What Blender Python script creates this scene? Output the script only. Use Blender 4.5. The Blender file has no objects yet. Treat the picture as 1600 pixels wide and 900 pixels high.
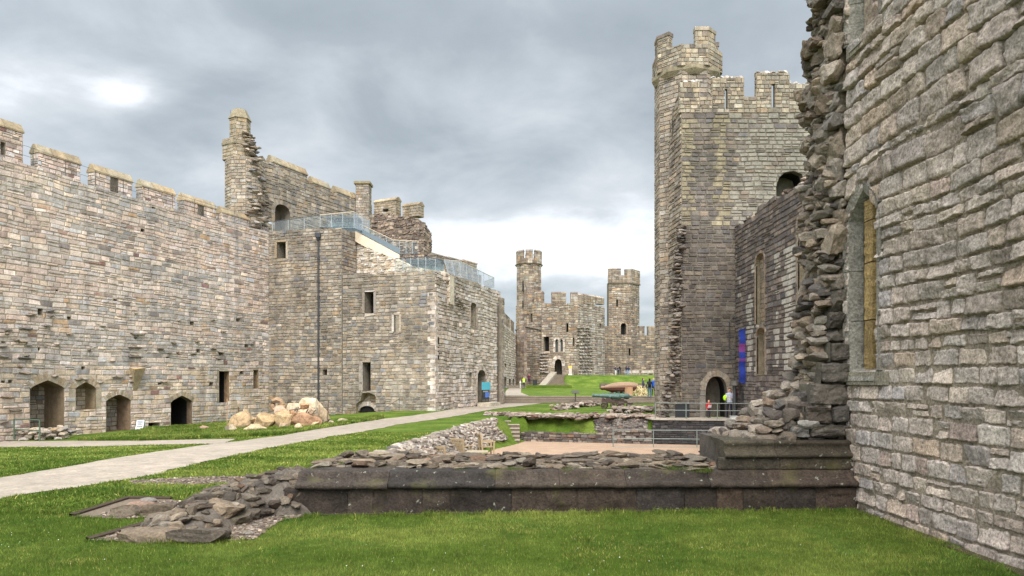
import bpy, bmesh, math, random
import numpy as np
from mathutils import Vector, Matrix
from mathutils.geometry import tessellate_polygon

# ------------------------------------------------------------------ camera, world, sun, exposure
SC = bpy.context.scene
COL = SC.collection
F, CX, HY, EYE = 1110.0, 800.0, 595.0, 1.6
cam_d = bpy.data.cameras.new('camera'); cam = bpy.data.objects.new('camera', cam_d); COL.objects.link(cam)
cam.location = (0, 0, EYE); cam.rotation_euler = (math.radians(90), 0, 0)
cam_d.sensor_width = 36; cam_d.lens = 36 * F / 1600; cam_d.shift_y = 145 / 1600
cam_d.clip_start = .05; cam_d.clip_end = 6000
SC.camera = cam
SC.view_settings.view_transform = 'Standard'; SC.view_settings.look = 'None'
SC.view_settings.gamma = 1; SC.view_settings.use_curve_mapping = False
SC.view_settings.exposure = 1.5
SC.cycles.max_bounces = 5; SC.cycles.diffuse_bounces = 3; SC.cycles.transparent_max_bounces = 12

SUN_EL, SUN_AZ = 52, 2          # elevation; azimuth measured from -Y (behind the camera) towards +X
el, az = math.radians(SUN_EL), math.radians(SUN_AZ)
sdir = Vector((math.sin(az) * math.cos(el), -math.cos(az) * math.cos(el), math.sin(el)))
sun_d = bpy.data.lights.new('sun', 'SUN'); sun = bpy.data.objects.new('sun', sun_d); COL.objects.link(sun)
sun_d.energy = 1.5; sun_d.angle = math.radians(35); sun_d.color = (1, .965, .91)
sun.rotation_euler = sdir.to_track_quat('Z', 'Y').to_euler(); sun.location = (10, -20, 60)

world = bpy.data.worlds.new('World'); SC.world = world; world.use_nodes = True
def build_world():
    nt = world.node_tree; N = nt.nodes; L = nt.links; N.clear()
    out = N.new('ShaderNodeOutputWorld'); bg = N.new('ShaderNodeBackground'); L.new(bg.outputs[0], out.inputs[0])
    bg.inputs[1].default_value = .1
    sky = N.new('ShaderNodeTexSky'); sky.sky_type = 'NISHITA'; sky.sun_disc = False
    sky.sun_elevation = el; sky.sun_rotation = math.pi - az
    tc = N.new('ShaderNodeTexCoord')
    sep = N.new('ShaderNodeSeparateXYZ'); L.new(tc.outputs['Generated'], sep.inputs[0])
    def m(op, a, b=None, clamp=False):
        n = N.new('ShaderNodeMath'); n.operation = op; n.use_clamp = clamp
        for i, v in enumerate((a, b)):
            if v is None: continue
            if isinstance(v, (int, float)): n.inputs[i].default_value = v
            else: L.new(v, n.inputs[i])
        return n.outputs[0]
    zz = m('ADD', m('MAXIMUM', sep.outputs[2], 0.0), .22)
    cx = m('DIVIDE', sep.outputs[0], zz); cy = m('DIVIDE', sep.outputs[1], zz)
    cmb = N.new('ShaderNodeCombineXYZ'); L.new(cx, cmb.inputs[0]); L.new(cy, cmb.inputs[1]); cmb.inputs[2].default_value = 3.7
    def noise(scale, detail, rough, dist=0., off=0):
        n = N.new('ShaderNodeTexNoise'); n.inputs['Scale'].default_value = scale; n.inputs['Detail'].default_value = detail
        n.inputs['Roughness'].default_value = rough; n.inputs['Distortion'].default_value = dist
        v = N.new('ShaderNodeVectorMath'); v.operation = 'ADD'; v.inputs[1].default_value = (off, off * .7, off * .3)
        L.new(cmb.outputs[0], v.inputs[0]); L.new(v.outputs[0], n.inputs['Vector']); return n.outputs[0]
    n1 = noise(.75, 7, .5, .25, 1.3); n2 = noise(2.6, 7, .55, .3, 7.1); n3 = noise(3.6, 8, .6, .4, 4.4)
    # broad cloud masses lying in given directions of the sky (photo pixel -> direction)
    def lobe(px, py, wx, wy, amp):
        d = Vector(((px - CX) / F, 1, (HY - py) / F))
        u = d.x / d.y; w = d.z / d.y
        a = m('DIVIDE', m('SUBTRACT', m('DIVIDE', sep.outputs[0], m('MAXIMUM', sep.outputs[1], .05)), u), wx / F)
        b = m('DIVIDE', m('SUBTRACT', m('DIVIDE', sep.outputs[2], m('MAXIMUM', sep.outputs[1], .05)), w), wy / F)
        r2 = m('ADD', m('MULTIPLY', a, a), m('MULTIPLY', b, b))
        return m('MULTIPLY', m('POWER', 2.718, m('MULTIPLY', r2, -1.)), amp)
    t = m('ADD', m('MULTIPLY', n1, 1.0), m('ADD', m('MULTIPLY', n2, .6), -.09))
    for a in ((200, 140, 60, 30, .30), (60, 120, 190, 60, .16), (760, 400, 170, 45, .24), (700, 395, 50, 20, .2), (870, 355, 110, 40, .16), (900, 60, 380, 50, -.10),
              (850, 240, 260, 60, -.06), (560, 300, 200, 60, -.05), (1000, 380, 60, 70, .12), (350, 20, 200, 40, -.07), (420, 120, 150, 60, .06), (1180, 60, 100, 60, .08)):
        t = m('ADD', t, m('MULTIPLY', lobe(*a), m('ADD', m('MULTIPLY', n3, 2.6), -.3)))
    cr = N.new('ShaderNodeValToRGB'); L.new(t, cr.inputs[0])
    e = cr.color_ramp.elements
    e[0].position = .44; e[0].color = (.272, .308, .334, 1)
    e[1].position = .60; e[1].color = (.338, .376, .402, 1)
    for p, c in ((.70, (.425, .466, .492, 1)), (.84, (.58, .605, .63, 1)), (1.0, (.86, .89, .92, 1))):
        x = cr.color_ramp.elements.new(p); x.color = c
    sc = N.new('ShaderNodeMixRGB'); sc.blend_type = 'MULTIPLY'; sc.inputs[0].default_value = 1
    L.new(cr.outputs[0], sc.inputs[1]); sc.inputs[2].default_value = (4.5, 4.5, 4.5, 1)
    # glow added to the unseen sky behind and overhead, to brighten the walls
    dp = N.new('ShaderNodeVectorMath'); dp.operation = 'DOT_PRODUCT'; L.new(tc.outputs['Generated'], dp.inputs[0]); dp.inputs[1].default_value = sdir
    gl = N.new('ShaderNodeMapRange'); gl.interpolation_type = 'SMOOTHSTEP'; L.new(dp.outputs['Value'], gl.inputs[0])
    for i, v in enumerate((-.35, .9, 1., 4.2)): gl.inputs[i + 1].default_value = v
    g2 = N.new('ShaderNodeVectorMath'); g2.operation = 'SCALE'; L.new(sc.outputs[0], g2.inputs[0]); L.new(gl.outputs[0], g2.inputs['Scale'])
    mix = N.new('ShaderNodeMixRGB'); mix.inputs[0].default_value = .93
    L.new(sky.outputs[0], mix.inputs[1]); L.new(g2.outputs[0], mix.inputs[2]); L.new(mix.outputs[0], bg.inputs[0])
build_world()

# ------------------------------------------------------------------ small helpers
RNG = np.random.default_rng(7)
def lin(r, g, b):
    f = lambda c: (c / 255 / 12.92) if c / 255 <= .04045 else ((c / 255 + .055) / 1.055) ** 2.4
    return (f(r), f(g), f(b))
def vn(p, seed=0):
    """smooth value noise in 0..1 for an Nx3 array"""
    p = np.asarray(p, float) + 1000.; i = np.floor(p).astype(np.int64); f = p - i; f = f * f * (3 - 2 * f)
    def h(x, y, z):
        n = (x * 374761393 + y * 668265263 + z * 2147483647 + seed * 974634777) & 0xffffffff
        n = ((n ^ (n >> 13)) * 1274126177) & 0xffffffff
        return ((n ^ (n >> 16)) & 0xffff) / 65535.
    r = 0
    for dx in (0, 1):
        for dy in (0, 1):
            for dz in (0, 1):
                w = (f[..., 0] if dx else 1 - f[..., 0]) * (f[..., 1] if dy else 1 - f[..., 1]) * (f[..., 2] if dz else 1 - f[..., 2])
                r = r + w * h(i[..., 0] + dx, i[..., 1] + dy, i[..., 2] + dz)
    return r
def fbm(p, seed=0, oct=3):
    p = np.asarray(p, float); r = 0; a = .5; s = 0
    for k in range(oct):
        r = r + a * vn(p * 2 ** k, seed + k); s += a; a *= .5
    return r / s
def sstep(x, a, b):
    t = np.clip((np.asarray(x, float) - a) / (b - a), 0, 1); return t * t * (3 - 2 * t)

OFF = {}
class MB:
    def __init__(s): s.V = []; s.C = []; s.Fs = []; s.n = 0
    def add(s, v, f, c):
        v = np.asarray(v, float).reshape(-1, 3); f = np.asarray(f, np.int64)
        c = np.asarray(c, float)
        if c.ndim == 1: c = np.tile(c[:3], (len(v), 1))
        s.V.append(v); s.C.append(c); s.Fs.append(f + s.n); s.n += len(v)
    def box(s, p0, p1, c):
        x0, y0, z0 = p0; x1, y1, z1 = p1
        v = [(x0, y0, z0), (x1, y0, z0), (x1, y1, z0), (x0, y1, z0), (x0, y0, z1), (x1, y0, z1), (x1, y1, z1), (x0, y1, z1)]
        s.add(v, [(0, 3, 2, 1), (4, 5, 6, 7), (0, 1, 5, 4), (1, 2, 6, 5), (2, 3, 7, 6), (3, 0, 4, 7)], c)
    def tube(s, pts, r, c, n=8, caps=True):
        pts = [Vector(p) for p in pts]; k = len(pts)
        rs = r if hasattr(r, '__len__') else [r] * k
        V = []
        for i, p in enumerate(pts):
            d = (pts[min(i + 1, k - 1)] - pts[max(i - 1, 0)]).normalized()
            a = d.cross(Vector((0, 0, 1)) if abs(d.z) < .95 else Vector((1, 0, 0))).normalized(); b = d.cross(a)
            for j in range(n):
                t = 2 * math.pi * j / n; V.append(p + (a * math.cos(t) + b * math.sin(t)) * rs[i])
        Fq = [(i * n + j, i * n + (j + 1) % n, (i + 1) * n + (j + 1) % n, (i + 1) * n + j) for i in range(k - 1) for j in range(n)]
        s.add(V, Fq, c)
        if caps:
            for e in (0, k - 1):
                vv = V[e * n:(e + 1) * n] + [pts[e]]
                s.add(vv, [(j, (j + 1) % n, n) if e else ((j + 1) % n, j, n) for j in range(n)], c)
    def build(s, name, mat, parent=None, smooth=False):
        me = bpy.data.meshes.new(name)
        V = np.concatenate(s.V); C = np.concatenate(s.C)
        root = parent
        while root is not None and root.parent is not None: root = root.parent
        if root is not None and root.name in OFF: V = V - np.array(OFF[root.name])
        me.vertices.add(len(V)); me.vertices.foreach_set('co', V.astype(np.float32).ravel())
        li = np.concatenate([f.ravel() for f in s.Fs]); tot = np.concatenate([np.full(len(f), f.shape[1]) for f in s.Fs])
        st = np.concatenate([[0], np.cumsum(tot)[:-1]])
        me.loops.add(len(li)); me.loops.foreach_set('vertex_index', li.astype(np.int32))
        me.polygons.add(len(tot)); me.polygons.foreach_set('loop_start', st.astype(np.int32)); me.polygons.foreach_set('loop_total', tot.astype(np.int32))
        me.polygons.foreach_set('use_smooth', np.full(len(tot), smooth))
        me.update(calc_edges=True)
        a = me.color_attributes.new('Col', 'FLOAT_COLOR', 'POINT')
        a.data.foreach_set('color', np.hstack([C, np.ones((len(C), 1))]).astype(np.float32).ravel())
        me.materials.append(mat)
        o = bpy.data.objects.new(name, me); COL.objects.link(o)
        if parent is not None: o.parent = parent
        return o
def thing(name, label, cat, loc=(0, 0, 0), group=None, rz=0, local=False):
    o = bpy.data.objects.new(name, None); COL.objects.link(o); o.location = loc; o.rotation_euler = (0, 0, rz)
    o.empty_display_size = .3
    o['label'] = label; o['category'] = cat
    if group: o['group'] = group
    if not local: OFF[o.name] = tuple(loc)
    return o
def tag(o, label=None, cat=None, group=None, kind=None):
    for k, v in (('label', label), ('category', cat), ('group', group), ('kind', kind)):
        if v: o[k] = v
    return o
def dup(root, loc, rz=0, label=None, scale=None):
    r = root.copy(); COL.objects.link(r); r.location = loc; r.rotation_euler = (0, 0, rz)
    if label: r['label'] = label
    if scale: r.scale = (scale,) * 3
    for ch in list(root.children):
        c = ch.copy(); COL.objects.link(c); c.parent = r
        for g in ch.children:
            d = g.copy(); COL.objects.link(d); d.parent = c
    return r
def at(px, py, Y): return ((px - CX) / F * Y, Y, EYE + (HY - py) / F * Y)

# ------------------------------------------------------------------ materials
MATS = {}
def mat(name, rough=.9, scale=1., var=.35, speck=.3, bump=.4, bdist=.01, lichen=0., streak=0., metal=0., base=None, spec=.3):
    if name in MATS: return MATS[name]
    m = bpy.data.materials.new(name); m.use_nodes = True; MATS[name] = m
    nt = m.node_tree; N = nt.nodes; L = nt.links; b = N['Principled BSDF']
    b.inputs['Roughness'].default_value = rough; b.inputs['Metallic'].default_value = metal
    b.inputs['Specular IOR Level'].default_value = spec
    at_ = N.new('ShaderNodeAttribute'); at_.attribute_name = 'Col'; col = at_.outputs['Color']
    geo = N.new('ShaderNodeNewGeometry'); P = geo.outputs['Position']
    def noise(s, d=5, r=.6, vec=None):
        n = N.new('ShaderNodeTexNoise'); n.inputs['Scale'].default_value = s; n.inputs['Detail'].default_value = d; n.inputs['Roughness'].default_value = r
        L.new(vec or P, n.inputs['Vector']); return n.outputs[0]
    def mr(x, a, b_, c, d):
        n = N.new('ShaderNodeMapRange'); L.new(x, n.inputs[0])
        for i, v in enumerate((a, b_, c, d)): n.inputs[i + 1].default_value = v
        return n.outputs[0]
    def mul(c, f):
        n = N.new('ShaderNodeVectorMath'); n.operation = 'SCALE'; L.new(c, n.inputs[0]); L.new(f, n.inputs['Scale']); return n.outputs[0]
    def mixc(c, rgb, f):
        n = N.new('ShaderNodeMixRGB'); L.new(f, n.inputs[0]); L.new(c, n.inputs[1]); n.inputs[2].default_value = (*rgb, 1); return n.outputs[0]
    col = mul(col, mr(noise(.45 * scale, 4), .3, .7, 1 - var * .6, 1 + var * .6))
    nm = noise(7 * scale, 6, .65); col = mul(col, mr(nm, .3, .7, 1 - var, 1 + var))
    nf = noise(45 * scale, 5, .7); col = mul(col, mr(nf, .3, .7, 1 - speck, 1 + speck))
    if streak:
        mp = N.new('ShaderNodeMapping'); mp.inputs['Scale'].default_value = (1.6, 1.6, .13); L.new(P, mp.inputs[0])
        st = noise(1.1, 5, .6, mp.outputs[0]); col = mul(col, mr(st, .38, .62, 1 - streak, 1 + streak * .3))
    if lichen:
        lo = noise(11, 4, .6); col = mixc(col, lin(150, 152, 136), mr(lo, .655, .70, 0, lichen))
        lo2 = noise(2.2, 4, .6); col = mixc(col, lin(92, 88, 48), mr(lo2, .58, .72, 0, lichen * .6))
    L.new(col, b.inputs['Base Color'])
    ad = N.new('ShaderNodeMath'); ad.operation = 'ADD'; L.new(nm, ad.inputs[0]); 
    h = N.new('ShaderNodeMath'); h.operation = 'MULTIPLY'; h.inputs[1].default_value = .5; L.new(nf, h.inputs[0]); L.new(h.outputs[0], ad.inputs[1])
    bp = N.new('ShaderNodeBump'); bp.inputs['Strength'].default_value = bump; bp.inputs['Distance'].default_value = bdist
    L.new(ad.outputs[0], bp.inputs['Height']); L.new(bp.outputs[0], b.inputs['Normal'])
    return m
M_near = mat('weathered_sandstone', scale=.75, var=.3, speck=.62, bump=1., bdist=.035, streak=.12)
M_wall = mat('coursed_masonry', scale=.45, var=.26, speck=.32, bump=.8, bdist=.05, streak=.2)
M_far = mat('distant_masonry', scale=.6, var=.26, speck=.25, bump=.6, bdist=.05, streak=.3)
M_plinth = mat('mossy_plinth_stone', scale=.9, var=.42, speck=.6, bump=1., bdist=.03, lichen=.75)
M_rock = mat('rubble_stone', scale=.85, var=.3, speck=.45, bump=1., bdist=.025, lichen=.35)
M_sand = mat('yellow_sandstone', scale=.6, var=.38, speck=.4, bump=1., bdist=.03)
M_gravel = mat('gravel', scale=3, var=.25, speck=.5, bump=1, bdist=.01)
M_path = mat('worn_path', scale=.42, var=.24, speck=.3, bump=.5, bdist=.02)
M_metal = mat('painted_metal', rough=.5, var=.1, speck=.1, bump=.1, spec=.5)
M_wood = mat('weathered_wood', scale=3, rough=.75, var=.2, speck=.25, bump=.4)
M_cloth = mat('cloth', rough=.9, var=.1, speck=.1, bump=.2, spec=.1)
M_bronze = mat('green_bronze', rough=.5, var=.25, speck=.2, bump=.3, metal=.3)

def mat_grassground():
    m = bpy.data.materials.new('turf'); m.use_nodes = True; nt = m.node_tree; N = nt.nodes; L = nt.links; b = N['Principled BSDF']
    b.inputs['Roughness'].default_value = .95; b.inputs['Specular IOR Level'].default_value = .1
    P = N.new('ShaderNodeNewGeometry').outputs['Position']
    def noise(s, d=5, r=.6):
        n = N.new('ShaderNodeTexNoise'); n.inputs['Scale'].default_value = s; n.inputs['Detail'].default_value = d; n.inputs['Roughness'].default_value = r
        L.new(P, n.inputs['Vector']); return n.outputs[0]
    cr = N.new('ShaderNodeValToRGB'); L.new(noise(.55, 8, .62), cr.inputs[0]); e = cr.color_ramp.elements
    e[0].position = .36; e[0].color = (*lin(66, 88, 28), 1); e[1].position = .66; e[1].color = (*lin(104, 118, 50), 1)
    x = e.new(.5); x.color = (*lin(84, 102, 36), 1)
    c = cr.outputs[0]
    for s, lo, hi in ((9, .72, 1.3), (70, .6, 1.4)):
        r = N.new('ShaderNodeMapRange'); L.new(noise(s, 4, .7), r.inputs[0]); r.inputs[1].default_value = .3; r.inputs[2].default_value = .7
        r.inputs[3].default_value = lo; r.inputs[4].default_value = hi
        v = N.new('ShaderNodeVectorMath'); v.operation = 'SCALE'; L.new(c, v.inputs[0]); L.new(r.outputs[0], v.inputs['Scale']); c = v.outputs[0]
    L.new(c, b.inputs['Base Color'])
    bp = N.new('ShaderNodeBump'); bp.inputs['Strength'].default_value = 1; bp.inputs['Distance'].default_value = .05
    L.new(noise(25, 6, .8), bp.inputs['Height']); L.new(bp.outputs[0], b.inputs['Normal'])
    return m
M_turf = mat_grassground()
def mat_blade():
    m = bpy.data.materials.new('grass_blades'); m.use_nodes = True; nt = m.node_tree; N = nt.nodes; L = nt.links; b = N['Principled BSDF']
    b.inputs['Roughness'].default_value = .7; b.inputs['Specular IOR Level'].default_value = .15
    a = N.new('ShaderNodeAttribute'); a.attribute_name = 'Col'; L.new(a.outputs['Color'], b.inputs['Base Color'])
    t = N.new('ShaderNodeBsdfTranslucent'); L.new(a.outputs['Color'], t.inputs[0])
    mx = N.new('ShaderNodeMixShader'); mx.inputs[0].default_value = .35; L.new(b.outputs[0], mx.inputs[1]); L.new(t.outputs[0], mx.inputs[2])
    L.new(mx.outputs[0], N['Material Output'].inputs[0]); return m
M_blade = mat_blade()
def mat_glass():
    m = bpy.data.materials.new('clear_glass'); m.use_nodes = True; nt = m.node_tree; N = nt.nodes; L = nt.links; N.remove(N['Principled BSDF'])
    tr = N.new('ShaderNodeBsdfTransparent'); tr.inputs[0].default_value = (.93, .96, .95, 1)
    gl = N.new('ShaderNodeBsdfGlossy'); gl.inputs['Roughness'].default_value = .03; gl.inputs[0].default_value = (1, 1, 1, 1)
    fr = N.new('ShaderNodeFresnel'); fr.inputs[0].default_value = 1.7
    fm = N.new('ShaderNodeMath'); fm.operation = 'MULTIPLY'; fm.inputs[1].default_value = .45; L.new(fr.outputs[0], fm.inputs[0]); mx = N.new('ShaderNodeMixShader'); L.new(fm.outputs[0], mx.inputs[0]); L.new(tr.outputs[0], mx.inputs[1]); L.new(gl.outputs[0], mx.inputs[2])
    L.new(mx.outputs[0], N['Material Output'].inputs[0]); return m
M_glass = mat_glass()

# ------------------------------------------------------------------ masonry machinery
class Frame:
    def __init__(s, p0, p1, facing=(0, 0)):
        s.p0 = np.array(p0, float); d = np.array(p1, float) - s.p0; s.L = float(np.hypot(*d)); s.u = d / s.L
        n = np.array([-s.u[1], s.u[0]])
        if np.dot(np.array(facing) - s.p0, n) < 0: n = -n
        s.n = n
        s.flip = (s.u[0] * n[1] - s.u[1] * n[0]) > 0     # u x up = n ?
    def w(s, S, Z, D=0):
        S, Z, D = np.broadcast_arrays(np.asarray(S, float), np.asarray(Z, float), np.asarray(D, float))
        return np.stack([s.p0[0] + s.u[0] * S + s.n[0] * D, s.p0[1] + s.u[1] * S + s.n[1] * D, Z], -1)
    def off(s, d, s0=0, s1=None):
        a = s.p0 + s.n * d + s.u * s0; b = s.p0 + s.n * d + s.u * (s.L if s1 is None else s1)
        f = Frame(a, b); f.n = s.n.copy(); f.flip = s.flip; return f
    def px(s, x, y):
        dx = (x - CX) / F                       # p0+u s = t (dx,1)
        a = np.array([[s.u[0], -dx], [s.u[1], -1.]]); r = np.linalg.solve(a, -s.p0)
        return r[0], EYE + (HY - y) / F * r[1]
    def S(s, x): return s.px(x, HY)[0]
    def Z(s, x, y): return s.px(x, y)[1]
    def poly(s, pts): return np.array([s.px(*p) for p in pts])
    def top(s, pts):
        a = s.poly(pts); a = a[np.argsort(a[:, 0])]; return lambda q: np.interp(q, a[:, 0], a[:, 1])

def inpoly(P, poly):
    x, y = P[:, 0], P[:, 1]; r = np.zeros(len(P), bool); n = len(poly)
    for i in range(n):
        x0, y0 = poly[i]; x1, y1 = poly[(i + 1) % n]
        if y0 == y1: continue
        c = ((y0 > y) != (y1 > y)) & (x < (x1 - x0) * (y - y0) / (y1 - y0) + x0); r ^= c
    return r
def snap(P, poly):
    best = np.full(len(P), 1e9); Q = P.copy(); n = len(poly)
    for i in range(n):
        a = poly[i]; b = poly[(i + 1) % n]; d = b - a; l = np.dot(d, d)
        if l < 1e-9: continue
        t = np.clip(((P - a) @ d) / l, 0, 1); q = a + t[:, None] * d; e = ((P - q) ** 2).sum(1); k = e < best
        Q[k] = q[k]; best[k] = e[k]
    return Q

def stones(mb, fr, s0, s1, zb, zt, top=None, bot=None, hr=(.2, .3), lr=(.3, .6), relief=.03, bev=.02, res=(4, 4), pal=None,
           holes=(), gap=.012, rough=0., jit=.01, warp=0., prot=.01, rng=None):
    rng = rng or RNG
    S0, S1, Z0, Z1 = [], [], [], []
    z = zb
    while z < zt:
        h = rng.uniform(*hr)
        if zt - (z + h) < hr[0] * .5: h = zt - z + .001
        n = int((s1 - s0) / lr[0]) + 4
        ln = rng.uniform(lr[0], lr[1], n) * (h / (.5 * (hr[0] + hr[1]))) ** .5
        e = s0 - rng.uniform(0, lr[0]) + np.concatenate([[0], np.cumsum(ln)])
        a = np.clip(e[:-1], s0, s1); b = np.clip(e[1:], s0, s1)
        k = (b - a) > .25 * lr[0]
        # absorb slivers
        a, b = a[k], b[k]
        if len(a): a[0] = s0; b[-1] = s1
        # sometimes split a stone in two thin ones, sometimes join
        for i in range(len(a)):
            if rng.random() < .13 and h > .8 * hr[1] * .8:
                zm = z + h * rng.uniform(.4, .6); S0 += [a[i]] * 2; S1 += [b[i]] * 2; Z0 += [z, zm]; Z1 += [zm, z + h]
            else:
                S0.append(a[i]); S1.append(b[i]); Z0.append(z); Z1.append(z + h)
        z += h
    S0, S1, Z0, Z1 = map(np.array, (S0, S1, Z0, Z1))
    if len(S0) == 0: return
    sm = (S0 + S1) / 2; zm = (Z0 + Z1) / 2
    keep = np.ones(len(sm), bool)
    if top is not None: keep &= Z0 < top(sm) - .04
    if bot is not None: keep &= Z1 > bot(sm) - .02
    S0, S1, Z0, Z1, sm, zm = (q[keep] for q in (S0, S1, Z0, Z1, sm, zm)); n = len(S0)
    if n == 0: return
    for hp in holes:
        lo, hi = hp.min(0), hp.max(0); nS0, nS1, nZ0, nZ1 = [], [], [], []
        for a, b, c, d in zip(S0, S1, Z0, Z1):
            zc = (c + d) / 2
            if b <= lo[0] or a >= hi[0] or zc <= lo[1] or zc >= hi[1]: nS0.append(a); nS1.append(b); nZ0.append(c); nZ1.append(d); continue
            X = [p[0] + (zc - p[1]) * (q[0] - p[0]) / (q[1] - p[1]) for p, q in zip(hp, np.roll(hp, -1, 0)) if (p[1] > zc) != (q[1] > zc)]
            l, r = min(X), max(X)
            for u, v in ((a, min(b, l)), (max(a, r), b)):
                if v - u > .05: nS0.append(u); nS1.append(v); nZ0.append(c); nZ1.append(d)
        S0, S1, Z0, Z1 = map(np.array, (nS0, nS1, nZ0, nZ1))
    n = len(S0); sm = (S0 + S1) / 2; zm = (Z0 + Z1) / 2
    if n == 0: return
    C = pal(n, sm, zm, rng)
    nu, nv = res
    def par(k, L_):
        if k == 4:
            e = np.minimum(bev / L_, .3); return np.stack([0 * e, e, 1 - e, 1 + 0 * e], 1)
        e = np.minimum(bev / L_, .25); inner = np.linspace(0, 1, k - 2)
        return np.concatenate([0 * e[:, None], e[:, None] + inner[None] * (1 - 2 * e[:, None]), 1 + 0 * e[:, None]], 1)
    Ls = S1 - S0 - gap; Lz = Z1 - Z0 - gap
    A = par(nu, Ls); B = par(nv, Lz)
    cj = rng.normal(0, jit, (n, 2, 2, 2))
    a = A[:, :, None]; b = B[:, None, :]
    W = ((1 - a) * (1 - b), a * (1 - b), (1 - a) * b, a * b)
    js = W[0] * cj[:, 0, 0, 0, None, None] + W[1] * cj[:, 1, 0, 0, None, None] + W[2] * cj[:, 0, 1, 0, None, None] + W[3] * cj[:, 1, 1, 0, None, None]
    jz = W[0] * cj[:, 0, 0, 1, None, None] + W[1] * cj[:, 1, 0, 1, None, None] + W[2] * cj[:, 0, 1, 1, None, None] + W[3] * cj[:, 1, 1, 1, None, None]
    S = S0[:, None, None] + gap / 2 + a * Ls[:, None, None] + js + 0 * b
    Z = Z0[:, None, None] + gap / 2 + b * Lz[:, None, None] + jz + 0 * a
    ring = np.minimum(np.minimum(np.arange(nu), nu - 1 - np.arange(nu))[:, None], np.minimum(np.arange(nv), nv - 1 - np.arange(nv))[None]) 
    pr = rng.uniform(-prot, prot, n)[:, None, None]
    D = np.where(ring == 0, -.03, relief + pr)
    if nu > 4:
        # round the corners and break the arrises
        cx_ = np.abs(a - .5) * 2; cz_ = np.abs(b - .5) * 2
        D = D - (relief * .7) * np.clip((cx_ ** 14 + cz_ ** 12), 0, 1) * (ring > 0)
        rr = (cx_ ** 9) * (cz_ ** 9); S = S - np.sign(a - .5) * rr * .016; Z = Z - np.sign(b - .5) * rr * .014
    if rough:
        q = np.stack([S, Z, np.broadcast_to(rng.uniform(0, 50, n)[:, None, None], S.shape)], -1)
        nz = (fbm(q * np.array([6, 10, 1]), 3, 4) - .5) * 2; rg = 1 - np.abs(fbm(q * np.array([9, 15, 1]), 13, 4) - .5) * 4
        D = D + rough * (nz * .75 + rg * .35) * (ring > 0)
        edge = (fbm(q * 16, 9, 2) - .5) * 2
        S = S + edge * .014 * (ring <= 2); Z = Z + (fbm(q * 18 + 9, 5, 3) - .5) * .034 * (ring <= 2)
        # tilt of the face
        tl = rng.normal(0, .012, (n, 2)); D = D + ((a - .5) * tl[:, 0, None, None] + (b - .5) * tl[:, 1, None, None]) * (ring > 0) * 2
    if warp:
        Z = Z + warp * (vn(np.stack([S * .9, Z * .6, 0 * S], -1), 4) - .5) * 2
    V2 = np.stack([S.ravel(), Z.ravel()], 1); D = D.ravel().copy(); per = nu * nv; drop = np.zeros(n, bool)
    if top is not None:
        t = top(V2[:, 0]); k = V2[:, 1] > t; V2[k, 1] = t[k]
    if bot is not None:
        t = bot(V2[:, 0]); k = V2[:, 1] < t; V2[k, 1] = t[k]
    V2[:, 0] = np.clip(V2[:, 0], s0 - .02, s1 + .02)
    for hp in holes:
        lo = hp.min(0); hi = hp.max(0)
        kk = np.where((V2[:, 0] > lo[0]) & (V2[:, 0] < hi[0]) & (V2[:, 1] > lo[1]) & (V2[:, 1] < hi[1]))[0]
        if len(kk) == 0: continue
        ins = kk[inpoly(V2[kk], hp)]
        if len(ins) == 0: continue
        cnt = np.bincount(ins // per, minlength=n); drop |= cnt >= per - 1
        V2[ins] = snap(V2[ins], hp)
    P = fr.w(V2[:, 0], V2[:, 1], D).reshape(n, per, 3)[~drop]; C = C[~drop]; n = len(P)
    g = np.arange(per).reshape(nu, nv)
    q = np.stack([g[:-1, :-1], g[1:, :-1], g[1:, 1:], g[:-1, 1:]], -1).reshape(-1, 4)
    if fr.flip: q = q[:, ::-1]
    FF = (q[None] + (np.arange(n) * per)[:, None, None]).reshape(-1, 4)
    cv = np.repeat(C, per, 0)
    mb.add(P.reshape(-1, 3), FF, cv)

def tess(fr, outer, holes, d, mb, col, back=False):
    loops = [[Vector((p[0], p[1], 0)) for p in outer]] + [[Vector((p[0], p[1], 0)) for p in h] for h in holes]
    tris = tessellate_polygon(loops); pts = np.concatenate([np.asarray(outer)] + [np.asarray(h) for h in holes])
    a = pts[np.array(tris)]; ar = (a[:, 1, 0] - a[:, 0, 0]) * (a[:, 2, 1] - a[:, 0, 1]) - (a[:, 1, 1] - a[:, 0, 1]) * (a[:, 2, 0] - a[:, 0, 0])
    T = np.array(tris)
    T[ar < 0] = T[ar < 0][:, ::-1]
    if fr.flip ^ back: T = T[:, ::-1]
    mb.add(fr.w(pts[:, 0], pts[:, 1], d), T, col)
def outline(s0, s1, zb, top, step=.25, bot=None):
    n = max(2, int((s1 - s0) / step)); q = np.linspace(s0, s1, n + 1)
    zb_ = bot(q) if bot is not None else np.full(n + 1, zb)
    lo = [(q[0], zb_[0]), (q[-1], zb_[-1])] if bot is None else list(zip(q, zb_))
    return np.array(lo + [(a, float(top(a))) for a in q[::-1]])
def body(mb, fr, outer, holes, thick, col, through=False):
    """solid wall behind the stone faces; holes are cut right through the front face"""
    tess(fr, outer, holes, -.006, mb, col)
    tess(fr, outer, holes if through else [], -thick, mb, col, back=True)
    n = len(outer); A = fr.w(outer[:, 0], outer[:, 1], -.006); B = fr.w(outer[:, 0], outer[:, 1], -thick)
    mb.add(np.concatenate([A, B]), [(i, i + n, (i + 1) % n + n, (i + 1) % n) for i in range(n)], col)
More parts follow.
